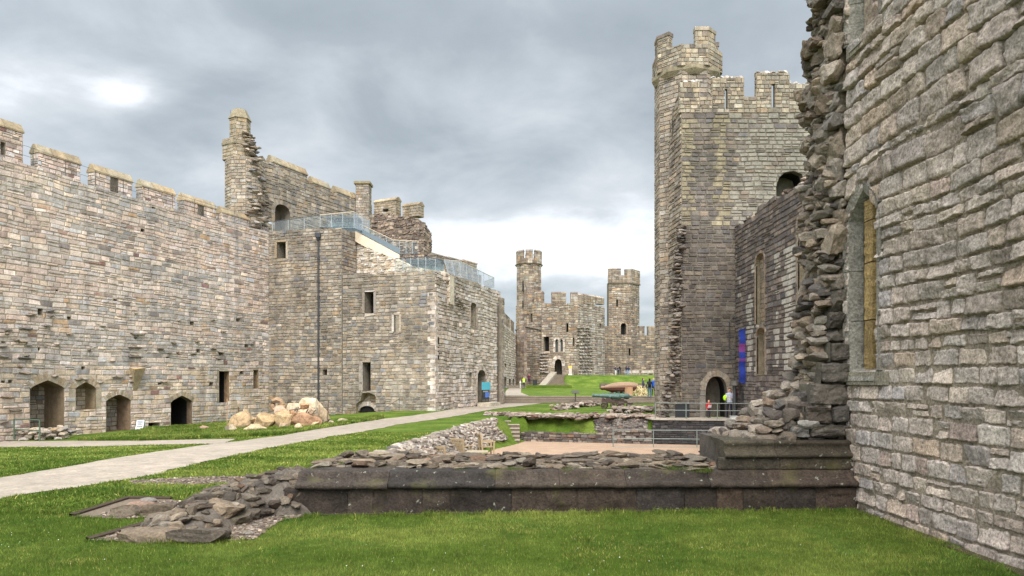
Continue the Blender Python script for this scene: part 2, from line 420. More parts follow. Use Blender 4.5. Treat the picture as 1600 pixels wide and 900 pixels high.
def reveal(mb, fr, poly, depth, col, colback=None, d0=.0, inset=0.):
    n = len(poly); c = poly.mean(0); inner = c + (poly - c) * (1 - inset)
    if depth > 1.15 and colback is INNER_SHADE:
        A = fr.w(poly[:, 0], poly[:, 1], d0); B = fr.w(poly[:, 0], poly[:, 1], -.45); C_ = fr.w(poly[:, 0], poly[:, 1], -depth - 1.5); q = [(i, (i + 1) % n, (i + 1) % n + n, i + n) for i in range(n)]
        mb.add(np.concatenate([A, B]), q, col); mb.add(np.concatenate([B, C_]), q, INNER_SHADE); tess(fr, poly, [], -depth - 1.5, mb, lin(14, 13, 13)); return  # past the outer reveal, interior shade is painted into the stone colour
    A = fr.w(poly[:, 0], poly[:, 1], d0); B = fr.w(inner[:, 0], inner[:, 1], -depth)
    mb.add(np.concatenate([A, B]), [(i, (i + 1) % n, (i + 1) % n + n, i + n) for i in range(n)], col)
    if colback is not None: tess(fr, inner, [], -depth, mb, colback)
def arch(s0, s1, zb, zs, zt, kind='point', n=7):
    """opening outline, counter-clockwise from bottom left"""
    c = (s0 + s1) / 2; w = (s1 - s0) / 2; p = [(s0, zb), (s1, zb), (s1, zs)]
    for i in range(1, n):
        t = i / n
        if kind == 'point': z = zs + (zt - zs) * math.sin(t * math.pi / 2) ** .9; x = c + w * (math.cos(t * math.pi / 2) ** .75)
        elif kind == 'flat': z = zs + (zt - zs) * (t ** .75); x = c + w * (1 - t)
        else: z = zs + (zt - zs) * math.sin(t * math.pi / 2); x = c + w * math.cos(t * math.pi / 2)
        p.append((x, z))
    p.append((c, zt)); up = p[3:-1]
    p += [(2 * c - x, z) for x, z in up[::-1]] + [(s0, zs)]
    return np.array(p)
def ring(mb, fr, poly, i0, i1, t, proud, pal, rng=RNG, closed=False, alt=0., dep=.06, every=1):
    """dressed stones round an opening, one per edge of the outline from vertex i0 to i1"""
    n = len(poly); c = poly.mean(0)
    idx = list(range(i0, i1 + 1, every))
    if idx[-1] != i1: idx.append(i1)
    P = np.array([poly[i % n] for i in idx])
    nor = []
    for k in range(len(P)):
        a = P[max(k - 1, 0)]; b = P[min(k + 1, len(P) - 1)]; d = b - a; nn = np.array([d[1], -d[0]]); nn /= (np.hypot(*nn) + 1e-9)
        if np.dot(nn, P[k] - c) < 0: nn = -nn
        nor.append(nn)
    for k in range(len(P) - 1):
        tt = t * (1 + (alt if k % 2 else -alt) + rng.uniform(-.12, .12)); a, b = P[k], P[k + 1]; e = (b - a) * .03
        q = np.array([a + e, b - e, b - e + nor[k + 1] * tt, a + e + nor[k] * tt])
        A = fr.w(q[:, 0], q[:, 1], proud + rng.uniform(-.006, .006)); B = fr.w(q[:, 0], q[:, 1], -dep)
        mb.add(np.concatenate([A, B]), [(0, 1, 2, 3), (0, 4, 5, 1), (1, 5, 6, 2), (2, 6, 7, 3), (3, 7, 4, 0)], pal(1, q[:1, 0], q[:1, 1], rng)[0])

def palette(cols, var=.08, region=None, tint=.035):
    cs = np.array([lin(*c[:3]) for c in cols]) * np.array([1.02, .985, 1.055]); w = np.array([c[3] for c in cols], float); w /= w.sum()
    def f(n, s, z, rng):
        k = rng.choice(len(cs), n, p=w); c = cs[k] * np.exp(rng.normal(0, var, (n, 1))) * np.exp(rng.normal(0, tint, (n, 1)) * np.array([[1, 0, -1.2]]))
        if region is not None: c = region(c, np.asarray(s), np.asarray(z), rng)
        return np.clip(c, .01, .85)
    return f

ICO = None
def ico(sub=2):
    bm = bmesh.new(); bmesh.ops.create_icosphere(bm, subdivisions=sub, radius=1); bm.verts.ensure_lookup_table()
    v = np.array([x.co[:] for x in bm.verts]); f = np.array([[q.index for q in x.verts] for x in bm.faces]); bm.free(); return v, f
ICO2 = ico(2); ICO3 = ico(3)
def rocks(mb, pos, size, rz, tilt, cols, rng=RNG, sub=2, cuts=9, boxy=.5):
    """angular stones: spheres squared off, sliced by random planes and roughened"""
    V0, F0 = ICO2 if sub == 2 else ICO3; n = len(pos); pos = np.asarray(pos, float); size = np.asarray(size, float)
    v = np.tile(V0, (n, 1, 1))
    m = np.abs(v).max(2, keepdims=True); bx = min(1., boxy + .28); v = v * (1 - bx) + bx * v / m * .9
    for k in range(cuts + 3):
        d = rng.normal(0, 1, (n, 3)); d /= np.linalg.norm(d, axis=1, keepdims=True); o = rng.uniform(.55, 1.0, n) * (.85 + .15 * bx)
        t = np.einsum('nij,nj->ni', v, d) - o[:, None]; v = v - np.clip(t, 0, None)[..., None] * d[:, None]
    q = v * 2.3 + rng.uniform(0, 90, (n, 1, 3)); v = v * (1 + .34 * (fbm(q * 1.5, 2, 3)[..., None] - .5))
    v = v * size[:, None, :]
    ca, sa = np.cos(tilt), np.sin(tilt)
    y = v[..., 1] * ca[:, None] - v[..., 2] * sa[:, None]; z = v[..., 1] * sa[:, None] + v[..., 2] * ca[:, None]; v = np.stack([v[..., 0], y, z], -1)
    c, s = np.cos(rz)[:, None], np.sin(rz)[:, None]
    v = np.stack([v[..., 0] * c - v[..., 1] * s, v[..., 0] * s + v[..., 1] * c, v[..., 2]], -1) + pos[:, None]
    nv = v.shape[1]
    mb.add(v.reshape(-1, 3), (F0[None] + (np.arange(n) * nv)[:, None, None]).reshape(-1, 3), np.repeat(cols, nv, 0))

# palettes (surface colours of the stones themselves)
def noisep(s, z, a, seed=0): return vn(np.stack([s * a, z * a, 0 * s + seed], -1), seed)
def reg_left(c, s, z, rng):
    band = noisep(s * .16, z * 1.5, 1., 3)                        # long courses of different stone
    pink = np.array(lin(188, 158, 144)); grey = np.array(lin(150, 147, 144)); tan = np.array(lin(192, 168, 138))
    k = rng.random(len(s))
    c = np.where(((band > .58) & (k < .5))[:, None], c * .55 + pink * .45, c)
    c = np.where(((band < .36) & (k < .6))[:, None], c * .4 + grey * .6, c)
    low = (z < 2.4) & (k < .25); c = np.where(low[:, None], c * .4 + tan * .6, c)
    return c
PAL_LEFT = palette([(198, 184, 166, 4), (188, 172, 155, 3), (180, 173, 162, 3), (202, 185, 162, 2), (208, 191, 174, 2), (142, 132, 122, 1), (180, 150, 116, .4), (132, 104, 94, .25)], .10, reg_left)
def reg_gate(c, s, z, rng):
    d = noisep(s * .35, z * .8, 1., 5); return c * np.where(d > .6, .82, 1.0)[:, None]
PAL_GATE = palette([(152, 141, 122, 4), (144, 133, 114, 3), (166, 155, 136, 3), (132, 123, 110, 2), (150, 132, 106, .7), (128, 124, 118, 1)], .11, reg_gate)
PAL_GATEC = palette([(184, 173, 156, 4), (192, 181, 166, 3), (172, 160, 141, 3), (154, 142, 125, 2)], .12)
PAL_TAN = palette([(158, 144, 118, 3), (148, 134, 108, 2), (164, 152, 130, 2)], .08)
PAL_COPE = palette([(156, 142, 112, 3), (146, 131, 102, 2)], .08)
PAL_FAR = palette([(146, 134, 114, 4), (136, 122, 104, 3), (158, 148, 132, 2), (122, 108, 94, 2), (150, 126, 98, 1)], .15)
PAL_NEAR = palette([(174, 161, 145, 5), (168, 157, 142, 4), (177, 163, 144, 3), (163, 149, 132, 2.5), (173, 155, 133, 1), (166, 148, 132, .4), (158, 149, 138, 1.4), (182, 171, 155, .8)], .08, tint=.015)
PAL_DARK = palette([(92, 86, 78, 3), (80, 76, 70, 3), (106, 98, 86, 2), (96, 84, 68, 1)], .12)
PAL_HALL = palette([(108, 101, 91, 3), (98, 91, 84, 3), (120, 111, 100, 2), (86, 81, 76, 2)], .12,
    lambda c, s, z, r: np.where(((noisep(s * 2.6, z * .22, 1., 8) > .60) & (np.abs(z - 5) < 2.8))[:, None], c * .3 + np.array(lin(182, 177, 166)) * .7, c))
PAL_PLINTH = palette([(56, 49, 41, 3), (51, 45, 38, 3), (62, 54, 44, 2), (62, 52, 42, 1)], .10)
PAL_RUB = palette([(118, 110, 98, 3), (98, 92, 84, 3), (136, 128, 114, 2), (84, 74, 66, 2), (124, 102, 84, 1)], .18)
PAL_RUBD = palette([(98, 88, 72, 3), (84, 75, 62, 3), (112, 101, 83, 2), (70, 62, 52, 1.8), (124, 114, 96, .8), (100, 80, 62, .7)], .17)
MORT = lin(134, 124, 110); MORTD = lin(88, 80, 72); INNER_SHADE = lin(26, 24, 23)  # last colour paints the unlit inside of openings near-black

def wallface(parent, fr, zb, top, s0=0, s1=None, holes=(), thick=1.5, pal=PAL_GATE, mort=MORT, material=None, name='masonry', bot=None, **kw):
    s1 = fr.L if s1 is None else s1
    mb = MB(); hl = [h['poly'] for h in holes]
    tf = top if callable(top) else (lambda q, t=top: np.full_like(np.asarray(q, float), t))
    zt = float(np.max(tf(np.linspace(s0, s1, 200))))
    body(mb, fr, outline(s0, s1, zb, tf, bot=bot), hl, thick, mort)
    stones(mb, fr, s0, s1, zb, zt, top=tf, bot=bot, pal=pal, holes=hl, **kw)
    o = mb.build(name, material or M_wall, parent)
    for h in holes:
        m = MB(); p = h['poly']; cb = h.get('back', INNER_SHADE)
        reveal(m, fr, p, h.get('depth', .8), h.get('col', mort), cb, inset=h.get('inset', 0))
        if h.get('ring'):
            k = len(p); i0, i1 = h.get('range', (1, k))
            ring(m, fr, p, i0, i1, h['ring'], h.get('proud', .045), h.get('rpal', PAL_TAN), alt=h.get('alt', 0))
        if h.get('stones'):
            # stones on the back of a niche
            c = p.mean(0); inner = c + (p - c) * (1 - h.get('inset', 0))
            f2 = fr.off(-h['depth']); lo = inner.min(0); hi = inner.max(0)
            q = inner
            def tp(x, q=q, lo=lo, hi=hi):
                x = np.asarray(x, float); u = q[2:-1]; u = np.concatenate([u, q[-1:]]); u = u[np.argsort(u[:, 0])]; return np.interp(x, u[:, 0], u[:, 1])
            stones(m, f2, lo[0] + .02, hi[0] - .02, lo[1], hi[1], top=tp, pal=h['stones'], hr=(.2, .3), lr=(.3, .55), relief=.02)
        w = m.build(h.get('name', 'window'), material or M_wall, o if False else parent)
        if h.get('label'): w['label'] = h['label']
    return o
def rect(fr, x0, x1, y0, y1):
    """pixel rectangle -> opening outline on a wall"""
    xm = (x0 + x1) / 2; s0, s1 = sorted((fr.S(x0), fr.S(x1))); zt = fr.Z(xm, y0); zb = fr.Z(xm, y1)
    return np.array([(s0, zb), (s1, zb), (s1, zt), (s0, zt)])
def parch(fr, x0, x1, y0, ys, y1, kind='point'):
    xm = (x0 + x1) / 2; s0, s1 = sorted((fr.S(x0), fr.S(x1))); return arch(s0, s1, fr.Z(xm, y1), fr.Z(xm, ys), fr.Z(xm, y0), kind)

def gable(mb, fr, s0, s1, z0, h, d0, d1, col, over=.06, flat=.25):
    """gabled coping stones on a merlon; ridge runs along the wall"""
    dm = (d0 + d1) / 2; n = max(1, round((s1 - s0) / .9)); e = np.linspace(s0 - over, s1 + over, n + 1)
    for i in range(n):
        c = np.array(col(1, np.array([s0]), np.array([z0]), RNG)[0]); a, b = e[i] + .008, e[i + 1] - .008; r = RNG.uniform(-.015, .015, 4)
        prof = [(d0 + over, z0), (d0 + over, z0 + .08), (dm + .09, z0 + h + r[0]), (dm - .09, z0 + h + r[1]), (d1 - over, z0 + .08), (d1 - over, z0)]
        A = fr.w(a, [p[1] for p in prof], [p[0] for p in prof]); B = fr.w(b, [p[1] for p in prof], [p[0] for p in prof])
        k = 6; mb.add(np.concatenate([A, B]), [(j, (j + 1) % k, (j + 1) % k + k, j + k) for j in range(k)], c)
        mb.add(A, [tuple(range(k))], c); mb.add(B, [tuple(range(k))[::-1]], c)
def merlon(parent, fr, s0, s1, z0, z1, d0, thick, cope='gable', ch=.45, pal=PAL_GATE, holes=(), cpal=PAL_COPE, mort=MORT, material=None, **kw):
    """one merlon; front at offset d0 from the wall face, going back by thick"""
    mb = MB(); f = fr.off(d0); L_ = dict(hr=(.2, .28), lr=(.3, .55), relief=.02, bev=.02); L_.update(kw)
    out = np.array([(s0, z0), (s1, z0), (s1, z1), (s0, z1)])
    body(mb, f, out, list(holes), thick, mort, through=True)
    stones(mb, f, s0, s1, z0, z1, pal=pal, holes=list(holes), **L_)
    for h in holes: reveal(mb, f, h, thick, mort)
    for sv, sign in ((s0, -1), (s1, 1)):
        a = f.w(sv, 0, 0)[:2]; b = f.w(sv, 0, -thick)[:2]; far = a + f.u * sign * 50
        g = Frame(a, b, facing=far); stones(mb, g, 0, thick, z0, z1, pal=pal, **L_)
    o = mb.build('merlon', material or M_wall, parent)
    if cope == 'gable':
        m = MB(); gable(m, f, s0, s1, z1, ch, 0, -thick, cpal); m.build('coping', material or M_wall, o)
    elif cope == 'flat':
        m = MB(); n = max(1, round((s1 - s0) / .8)); e = np.linspace(s0 - .05, s1 + .05, n + 1)
        for i in range(n):
            q = np.array([(e[i] + .01, z1), (e[i + 1] - .01, z1), (e[i + 1] - .01, z1 + ch + RNG.uniform(-.04, .04)), (e[i] + .01, z1 + ch + RNG.uniform(-.04, .04))])
            c = cpal(1, q[:1, 0], q[:1, 1], RNG)[0]
            A = f.w(q[:, 0], q[:, 1], .05); B = f.w(q[:, 0], q[:, 1], -thick - .05)
            m.add(np.concatenate([A, B]), [(0, 1, 2, 3), (7, 6, 5, 4), (0, 4, 5, 1), (1, 5, 6, 2), (2, 6, 7, 3), (3, 7, 4, 0)], c)
        m.build('coping', material or M_wall, o)
    return o
def ragged(tf, amp, fx=1.5, seed=1):
    def f(q):
        q = np.asarray(q, float); k = vn(np.stack([np.floor(q * fx), 0 * q, 0 * q + seed], -1), seed); k2 = fbm(np.stack([q * 2.5, 0 * q, 0 * q], -1), seed + 3, 3)
        return tf(q) + amp * ((k - .5) + (k2 - .5) * .8)
    return f
def prism(parent, cx_, cy_, r, n, rot, z0, z1, pal, name='shaft', material=None, mort=MORT, batter=0, **kw):
    """polygonal tower shaft with stone faces"""
    mb = MB(); P = [(cx_ + r * math.cos(rot + 2 * math.pi * i / n), cy_ + r * math.sin(rot + 2 * math.pi * i / n)) for i in range(n)]
    K = dict(hr=(.2, .3), lr=(.3, .6), relief=.025); K.update(kw)
    for i in range(n):
        a, b = P[i], P[(i + 1) % n]; mid = ((a[0] + b[0]) / 2, (a[1] + b[1]) / 2); out = (mid[0] * 2 - cx_, mid[1] * 2 - cy_)
        g = Frame(a, b, facing=out); q = np.array([(0, z0), (g.L, z0), (g.L, z1), (0, z1)]); tess(g, q, [], -.006, mb, mort)
        if g.n @ (-np.array(mid)) > -4: stones(mb, g, 0, g.L, z0, z1, pal=pal, **K)
    mb.add([(p[0], p[1], z1 - .01) for p in P], [tuple(range(n))], mort)
    return mb.build(name, material or M_wall, parent), P

# ------------------------------------------------------------------ the ground
PL = np.array([(-3.0, 9.), (-3.2, 12.), (-3.6, 16.), (-3.7, 22.), (-3.3, 30.), (-2.6, 36.), (-1.0, 42.)])
def xl(Y): return np.interp(Y, PL[:, 1], PL[:, 0])
def yfar(X): return np.interp(X, [-1, .3, 7.9, 12.9, 14], [42.2, 42., 40., 38.8, 38.6])
def g0(X, Y):
    X = np.asarray(X, float); Y = np.asarray(Y, float)
    h = 1.6 + .6 * sstep(Y, 9, 33) - .2 * sstep(Y, 38, 52) * sstep(X, -14, -5) + .047 * np.clip(-X - 8, 0, 30) * sstep(Y, 8, 22)
    z = EYE - h
    up = sstep(Y, 65.2, 65.6); z = z * (1 - up) + up * (.2 + .3 * sstep(Y, 66, 112))
    bank = sstep(Y, 113, 124) * sstep(X - .075 * Y, -1.2, .2); z = z + bank * 2.1
    z = z + .05 * (fbm(np.stack([X * .25, Y * .25, 0 * X], -1), 11, 3) - .5) * sstep(Y, 10, 16)
    return z
def ground(X, Y):
    X = np.asarray(X, float); Y = np.asarray(Y, float); z = g0(X, Y)
    fl = -1.72 - .26 * sstep(Y, 30, 41)
    tl = sstep(X - xl(Y), .1, 1.9); yf = yfar(X)
    inside = (Y > 10.2) & (Y < yf + .42)
    zi = z * (1 - tl) + fl * tl
    z = np.where(inside & (X < 13.2), zi, z)
    # bank behind the low far wall
    b = (Y >= yf + .42) & (Y < yf + 1.9) & (X > .9) & (X < 7.9)
    t = np.clip((Y - yf - .3) / 1.5, 0, 1); z = np.where(b, np.minimum(z, -1.5 + (z + 1.5) * t), z)
    return z
def gz(x, y): return float(ground(np.array([x]), np.array([y]))[0])
def g2w(px, py, y0=4., y1=130.):
    """photo pixel on the ground -> world point"""
    Y = np.linspace(y0, y1, 6000); X = (px - CX) / F * Y; h = EYE + (HY - py) / F * Y - g0(X, Y); i = int(np.argmax(h <= 0)) if (h <= 0).any() else len(Y) - 1
    return (X[i], Y[i])
def make_ground():
    xs = np.concatenate([[-3000, -900, -300, -120, -80, -60], np.arange(-50, -16, 1.), np.arange(-16, 14.2, .25), np.arange(15, 50, 2.), [60, 80, 120, 300, 900, 3000]])
    ys = np.concatenate([[-3000, -500, -60, -20, -8], np.arange(-4, 18, .25), np.arange(18, 46, .25), np.arange(46, 65, 1.), [65.2, 65.4, 65.6], np.arange(67, 135, 1.5), [145, 160, 200, 400, 1000, 4000]])
    X, Y = np.meshgrid(xs, ys, indexing='ij'); Z = ground(X, Y); nx, ny = X.shape
    g = np.arange(nx * ny).reshape(nx, ny); q = np.stack([g[:-1, :-1], g[1:, :-1], g[1:, 1:], g[:-1, 1:]], -1).reshape(-1, 4)
    mb = MB(); mb.add(np.stack([X, Y, Z], -1).reshape(-1, 3), q, lin(90, 115, 35)); o = mb.build('lawn', M_turf, smooth=True); o['kind'] = 'structure'
make_ground()
def drape(name, left, right, dz, col, material, nw=8, step=.3, kind='structure', seed=0, wob=.05, fn=ground):
    """strip between two polylines laid on the ground"""
    def resample(p, n):
        p = np.array(p, float); d = np.concatenate([[0], np.cumsum(np.hypot(*np.diff(p, axis=0).T))]); t = np.linspace(0, d[-1], n)
        return np.stack([np.interp(t, d, p[:, 0]), np.interp(t, d, p[:, 1])], 1)
    L_ = max(np.hypot(*np.diff(np.array(left), axis=0).T).sum(), .5); n = max(4, int(L_ / step)); a = resample(left, n); b = resample(right, n)
    w = np.linspace(0, 1, nw)[None, :, None]; P = a[:, None] * (1 - w) + b[:, None] * w
    k = (fbm(np.stack([P[..., 0] * 1.3, P[..., 1] * 1.3, 0 * P[..., 0]], -1), seed, 3) - .5) * 2 * wob
    P[:, 0, 0] += k[:, 0]; P[:, -1, 0] += k[:, -1]
    Z = fn(P[..., 0], P[..., 1]) + dz; V = np.concatenate([P, Z[..., None]], -1).reshape(-1, 3)
    g = np.arange(n * nw).reshape(n, nw); q = np.stack([g[:-1, :-1], g[:-1, 1:], g[1:, 1:], g[1:, :-1]], -1).reshape(-1, 4)
    mb = MB(); mb.add(V, q, col); o = mb.build(name, material, smooth=True); o['kind'] = kind; return o, np.concatenate([a, b[::-1]])
PATHC = lin(146, 134, 120)
plL = [g2w(-300, 800), g2w(0, 748), g2w(150, 722), g2w(310, 697), g2w(400, 686), g2w(490, 672), g2w(600, 655), g2w(690, 643), g2w(745, 634), (-1.2, 65.2)]
plR = [g2w(-300, 840), g2w(0, 781), g2w(210, 750), g2w(330, 721), g2w(420, 701), g2w(520, 682), g2w(620, 664), g2w(720, 649), g2w(790, 637), (3.4, 65.2)]
_, PATHPOLY = drape('path', plL, plR, .016, PATHC, M_path, nw=14, seed=2, wob=.15)
_, PATH2 = drape('side_path', [g2w(-200, 691), g2w(0, 690), g2w(200, 689), g2w(370, 686)], [g2w(-200, 701), g2w(0, 699), g2w(200, 697), g2w(345, 694)], .012, PATHC, M_path, nw=6, seed=3)
_, PATH3 = drape('upper_path', [(-.9, 66), (-.8, 80), (-.6, 100), (-.4, 106)], [(1.6, 66), (1.0, 80), (1.3, 100), (1.6, 112)], .02, PATHC, M_path, nw=5, step=1.)
GRV = lin(104, 91, 77)
_, GR_A = drape('gravel_bed', [g2w(110, 808), g2w(200, 780), g2w(268, 781)], [g2w(180, 812), g2w(262, 809), g2w(330, 800)], .008, GRV, M_gravel, nw=8, step=.1, wob=.02)
_, GR_B = drape('gravel_bed', [g2w(136, 846), g2w(236, 818), g2w(330, 790), g2w(440, 775)], [g2w(330, 850), g2w(398, 844), g2w(440, 814), g2w(476, 808)], .009, GRV, M_gravel, nw=14, step=.1, wob=.02)
_, GR_C = drape('gravel_bed', [g2w(196, 752), g2w(290, 747), g2w(360, 745), g2w(470, 743)], [g2w(210, 758), g2w(300, 759), g2w(370, 757), g2w(480, 762)], .01, GRV, M_gravel, nw=6, step=.12, wob=.05)
def pitfloor():
    xs = np.arange(-3, 13.3, .4); ys = np.arange(10.4, 42.3, .4); X, Y = np.meshgrid(xs, ys, indexing='ij'); fl = -1.72 - .26 * sstep(Y, 30, 41) + .02
    lim = yfar(X); Yc = np.minimum(Y, lim); g = np.arange(X.size).reshape(X.shape); q = np.stack([g[:-1, :-1], g[1:, :-1], g[1:, 1:], g[:-1, 1:]], -1).reshape(-1, 4)
    mb = MB(); mb.add(np.stack([X, Yc, fl], -1).reshape(-1, 3), q, lin(158, 132, 110)); o = mb.build('gravel_floor', M_gravel, smooth=True); o['kind'] = 'structure'
pitfloor()

drape('soil_edge', [(4.31, 2.), (4.31, 9.)], [(4.17, 2.), (4.2, 8.46)], .012, lin(70, 58, 44), M_gravel, nw=4, step=.06, wob=.06, seed=9)
drape('soil_edge', [(4.3, 8.9), (-2.7, 8.5)], [(4.3, 8.78), (-2.7, 8.38)], .012, lin(64, 54, 42), M_gravel, nw=4, step=.06, wob=.03, seed=10)
# grass blades
AREAS = [PATHPOLY, PATH2, GR_A, GR_B, GR_C]
def grass(name, n, xr, yr, hfun, wfun, keep=None, dens=None, seed=1, bright=1., zfun=None):
    rng = np.random.default_rng(seed)
    u = rng.random(n); Y = yr[0] * (yr[1] / yr[0]) ** u if dens is None else dens(u)
    X = rng.uniform(0, 1, n) * (xr[1](Y) - xr[0](Y)) + xr[0](Y)
    k = np.ones(n, bool); P = np.stack([X, Y], 1)
    for a in AREAS: k &= ~inpoly(P, a)
    if keep is not None: k &= keep(X, Y)
    X, Y = X[k], Y[k]; n = len(X); Z = ground(X, Y) if zfun is None else zfun(X, Y); a = rng.uniform(0, 2 * math.pi, n)
    tuft = fbm(np.stack([X * 3.5, Y * 3.5, 0 * X], -1), 21, 3); H = hfun(X, Y) * rng.uniform(.5, 1.25, n) * (.55 + .9 * tuft); W = wfun(Y)
    lx, ly = rng.normal(0, .45, n) * H, rng.normal(0, .45, n) * H; wx, wy = np.cos(a) * W, np.sin(a) * W
    v = np.stack([np.stack([X - wx, Y - wy, Z - .004], -1), np.stack([X + wx, Y + wy, Z - .004], -1),
                  np.stack([X + lx * .35 + wx * .8, Y + ly * .35 + wy * .8, Z + H * .6], -1), np.stack([X + lx * .35 - wx * .8, Y + ly * .35 - wy * .8, Z + H * .6], -1), np.stack([X + lx, Y + ly, Z + H], -1)], 1)
    f1 = (np.arange(n) * 5)[:, None] + np.array([0, 1, 2, 3]); f2 = (np.arange(n) * 5)[:, None] + np.array([3, 2, 4])
    c0 = np.array(lin(82, 102, 36)); c1 = np.array(lin(126, 136, 64)); c2 = np.array(lin(160, 152, 84))
    big = fbm(np.stack([X * .8, Y * 1.1, 0 * X], -1), 31, 5); t = np.clip((big - .36) * 3.4 + rng.normal(0, .2, n), 0, 1)[:, None]; worn = fbm(np.stack([X * 1.3, Y * 1.6, 0 * X], -1), 77, 4)
    c = c0 * (1 - t) + c1 * t; dry = rng.random(n) < .03 + .9 * np.clip(worn - .62, 0, .5); clv = fbm(np.stack([X * 2.2, Y * 2.6, 0 * X], -1), 55, 3) > .64; c[clv] *= np.array([.72, .86, .8]); fine = fbm(np.stack([X * 8, Y * 8, 0 * X], -1), 91, 2); c[dry] = c2; c = c * np.exp(rng.normal(0, .25, (n, 1))) * (.72 + .66 * fine[:, None]) * bright
    mb = MB(); mb.add(v.reshape(-1, 3), f1, np.repeat(c, 5, 0)); mb.Fs.append(f2)
    o = mb.build(name, M_blade); tag(o, None, None, None, 'stuff'); return o
fx0 = lambda Y: -Y * .80 - .3
grass('mown_grass', 330000, (fx0, lambda Y: np.minimum(Y * .74 + .2, 4.3)), (4.5, 9.), lambda X, Y: .026 + 0 * X, lambda Y: .0011 * Y / 4.5,
      keep=lambda X, Y: (X < 4.29) & ~((X > -2.75) & (Y > 8.45 + .055 * (X + 2.7))), seed=5)
grass('mown_lawn_grass', 150000, (fx0, lambda Y: Y * 0 - 2.6), (8.5, 30.), lambda X, Y: .045 + 0 * X, lambda Y: .0007 * Y, keep=lambda X, Y: (X < xl(Y) + .1), seed=6)
def bankkeep(X, Y):
    px = CX + F * X / Y; return (X < xl(Y) + .2)
# rougher uncut grass on the verge under the left wall
def verge():
    rng = np.random.default_rng(9); a = np.array([g2w(110, 690), g2w(230, 690), g2w(420, 682), g2w(520, 668), g2w(600, 654)]); b = np.array([g2w(180, 684), g2w(230, 671), g2w(330, 664), g2w(500, 662), g2w(600, 650)])
    return np.concatenate([a, b[::-1]])
VERGE = verge()
grass('rough_grass', 260000, (lambda Y: Y * -.64, lambda Y: Y * -.16), (27, 46.), lambda X, Y: .16 + 0 * X, lambda Y: .0005 * Y, keep=lambda X, Y: inpoly(np.stack([X, Y], 1), VERGE), seed=7)
grass('moss_and_weeds', 60000, (lambda Y: Y * 0 - 2.55, lambda Y: Y * 0 + 2.5), (8.75, 10.35), lambda X, Y: .045 + 0 * X, lambda Y: .0014 + 0 * Y, keep=lambda X, Y: fbm(np.stack([X * 2.4, Y * 2.4, 0 * X], -1), 61, 3) > .56, seed=25, bright=.62, zfun=lambda X, Y: .47 + 0 * X)
def pebbles():
    rng = np.random.default_rng(71); n = 5200; X = rng.uniform(-4.9, -2.4, n); Y = rng.uniform(6.9, 9.4, n); X2 = rng.uniform(-8, -3.5, n); Y2 = rng.uniform(10.6, 13., n); X = np.r_[X, X2]; Y = np.r_[Y, Y2]; P = np.stack([X, Y], 1)
    k = inpoly(P, GR_A) | inpoly(P, GR_B) | inpoly(P, GR_C); X, Y = X[k], Y[k]; n = len(X); m = MB(); s = rng.uniform(.008, .03, (n, 1)) * np.array([[1, .8, .55]])
    V0, F0 = ico(1); old = ICO2; c = palette([(118, 106, 90, 3), (92, 82, 70, 3), (150, 138, 120, 1), (72, 62, 52, 2)], .2)(n, X, Y, rng)
    v = V0[None] * s[:, None] * rng.uniform(.75, 1.2, (n, len(V0), 1)) + np.stack([X, Y, ground(X, Y) + .012], 1)[:, None]; m.add(v.reshape(-1, 3), (F0[None] + (np.arange(n) * len(V0))[:, None, None]).reshape(-1, 3), np.repeat(c, len(V0), 0)); tag(m.build('pebbles', M_rock), kind='stuff')
pebbles()
def near_edges(X, Y):
    a = (X > 4.0) & (X < 4.24) & (Y < 8.5); yb = .055 * (X + 2.7); b = (X > -2.8) & (X < 4.2) & (Y > 8.24 + yb) & (Y < 8.42 + yb)
    e = np.zeros(len(X), bool); P = np.stack([X, Y], 1)
    for poly in AREAS: e |= inpoly(P + [0, .07], poly) | inpoly(P - [0, .07], poly) | inpoly(P + [.07, 0], poly)
    return (a | b | e) & (fbm(np.stack([X * 5, Y * 5, 0 * X], -1), 19, 2) > .42)
grass('edge_grass', 420000, (fx0, lambda Y: np.minimum(Y * .74, 4.26)), (4.8, 16.), lambda X, Y: .055 + 0 * X, lambda Y: .00035 * Y, keep=near_edges, seed=15)
def daisies():
    rng = np.random.default_rng(3); n = 150; Y = rng.uniform(5, 11, n); X = rng.uniform(-.72, .55, n) * Y; k = (X < 4.2) & ~((X > -3.8) & (Y > 7.2)) 
    P = np.stack([X, Y], 1)
    for a in AREAS: k &= ~inpoly(P, a)
    X, Y = X[k], Y[k]; mb = MB()
    for x, y in zip(X, Y):
        z = gz(x, y) + .034; r = rng.uniform(.003, .006)
        v = [(x + r * math.cos(t), y + r * math.sin(t), z + rng.uniform(-.002, .002)) for t in np.linspace(0, 2 * math.pi, 7)[:-1]] + [(x, y, z + .003)]
        mb.add(v, [(i, (i + 1) % 6, 6) for i in range(6)], lin(225, 225, 215))
    tag(mb.build('daisies', M_cloth), kind='stuff')
daisies()

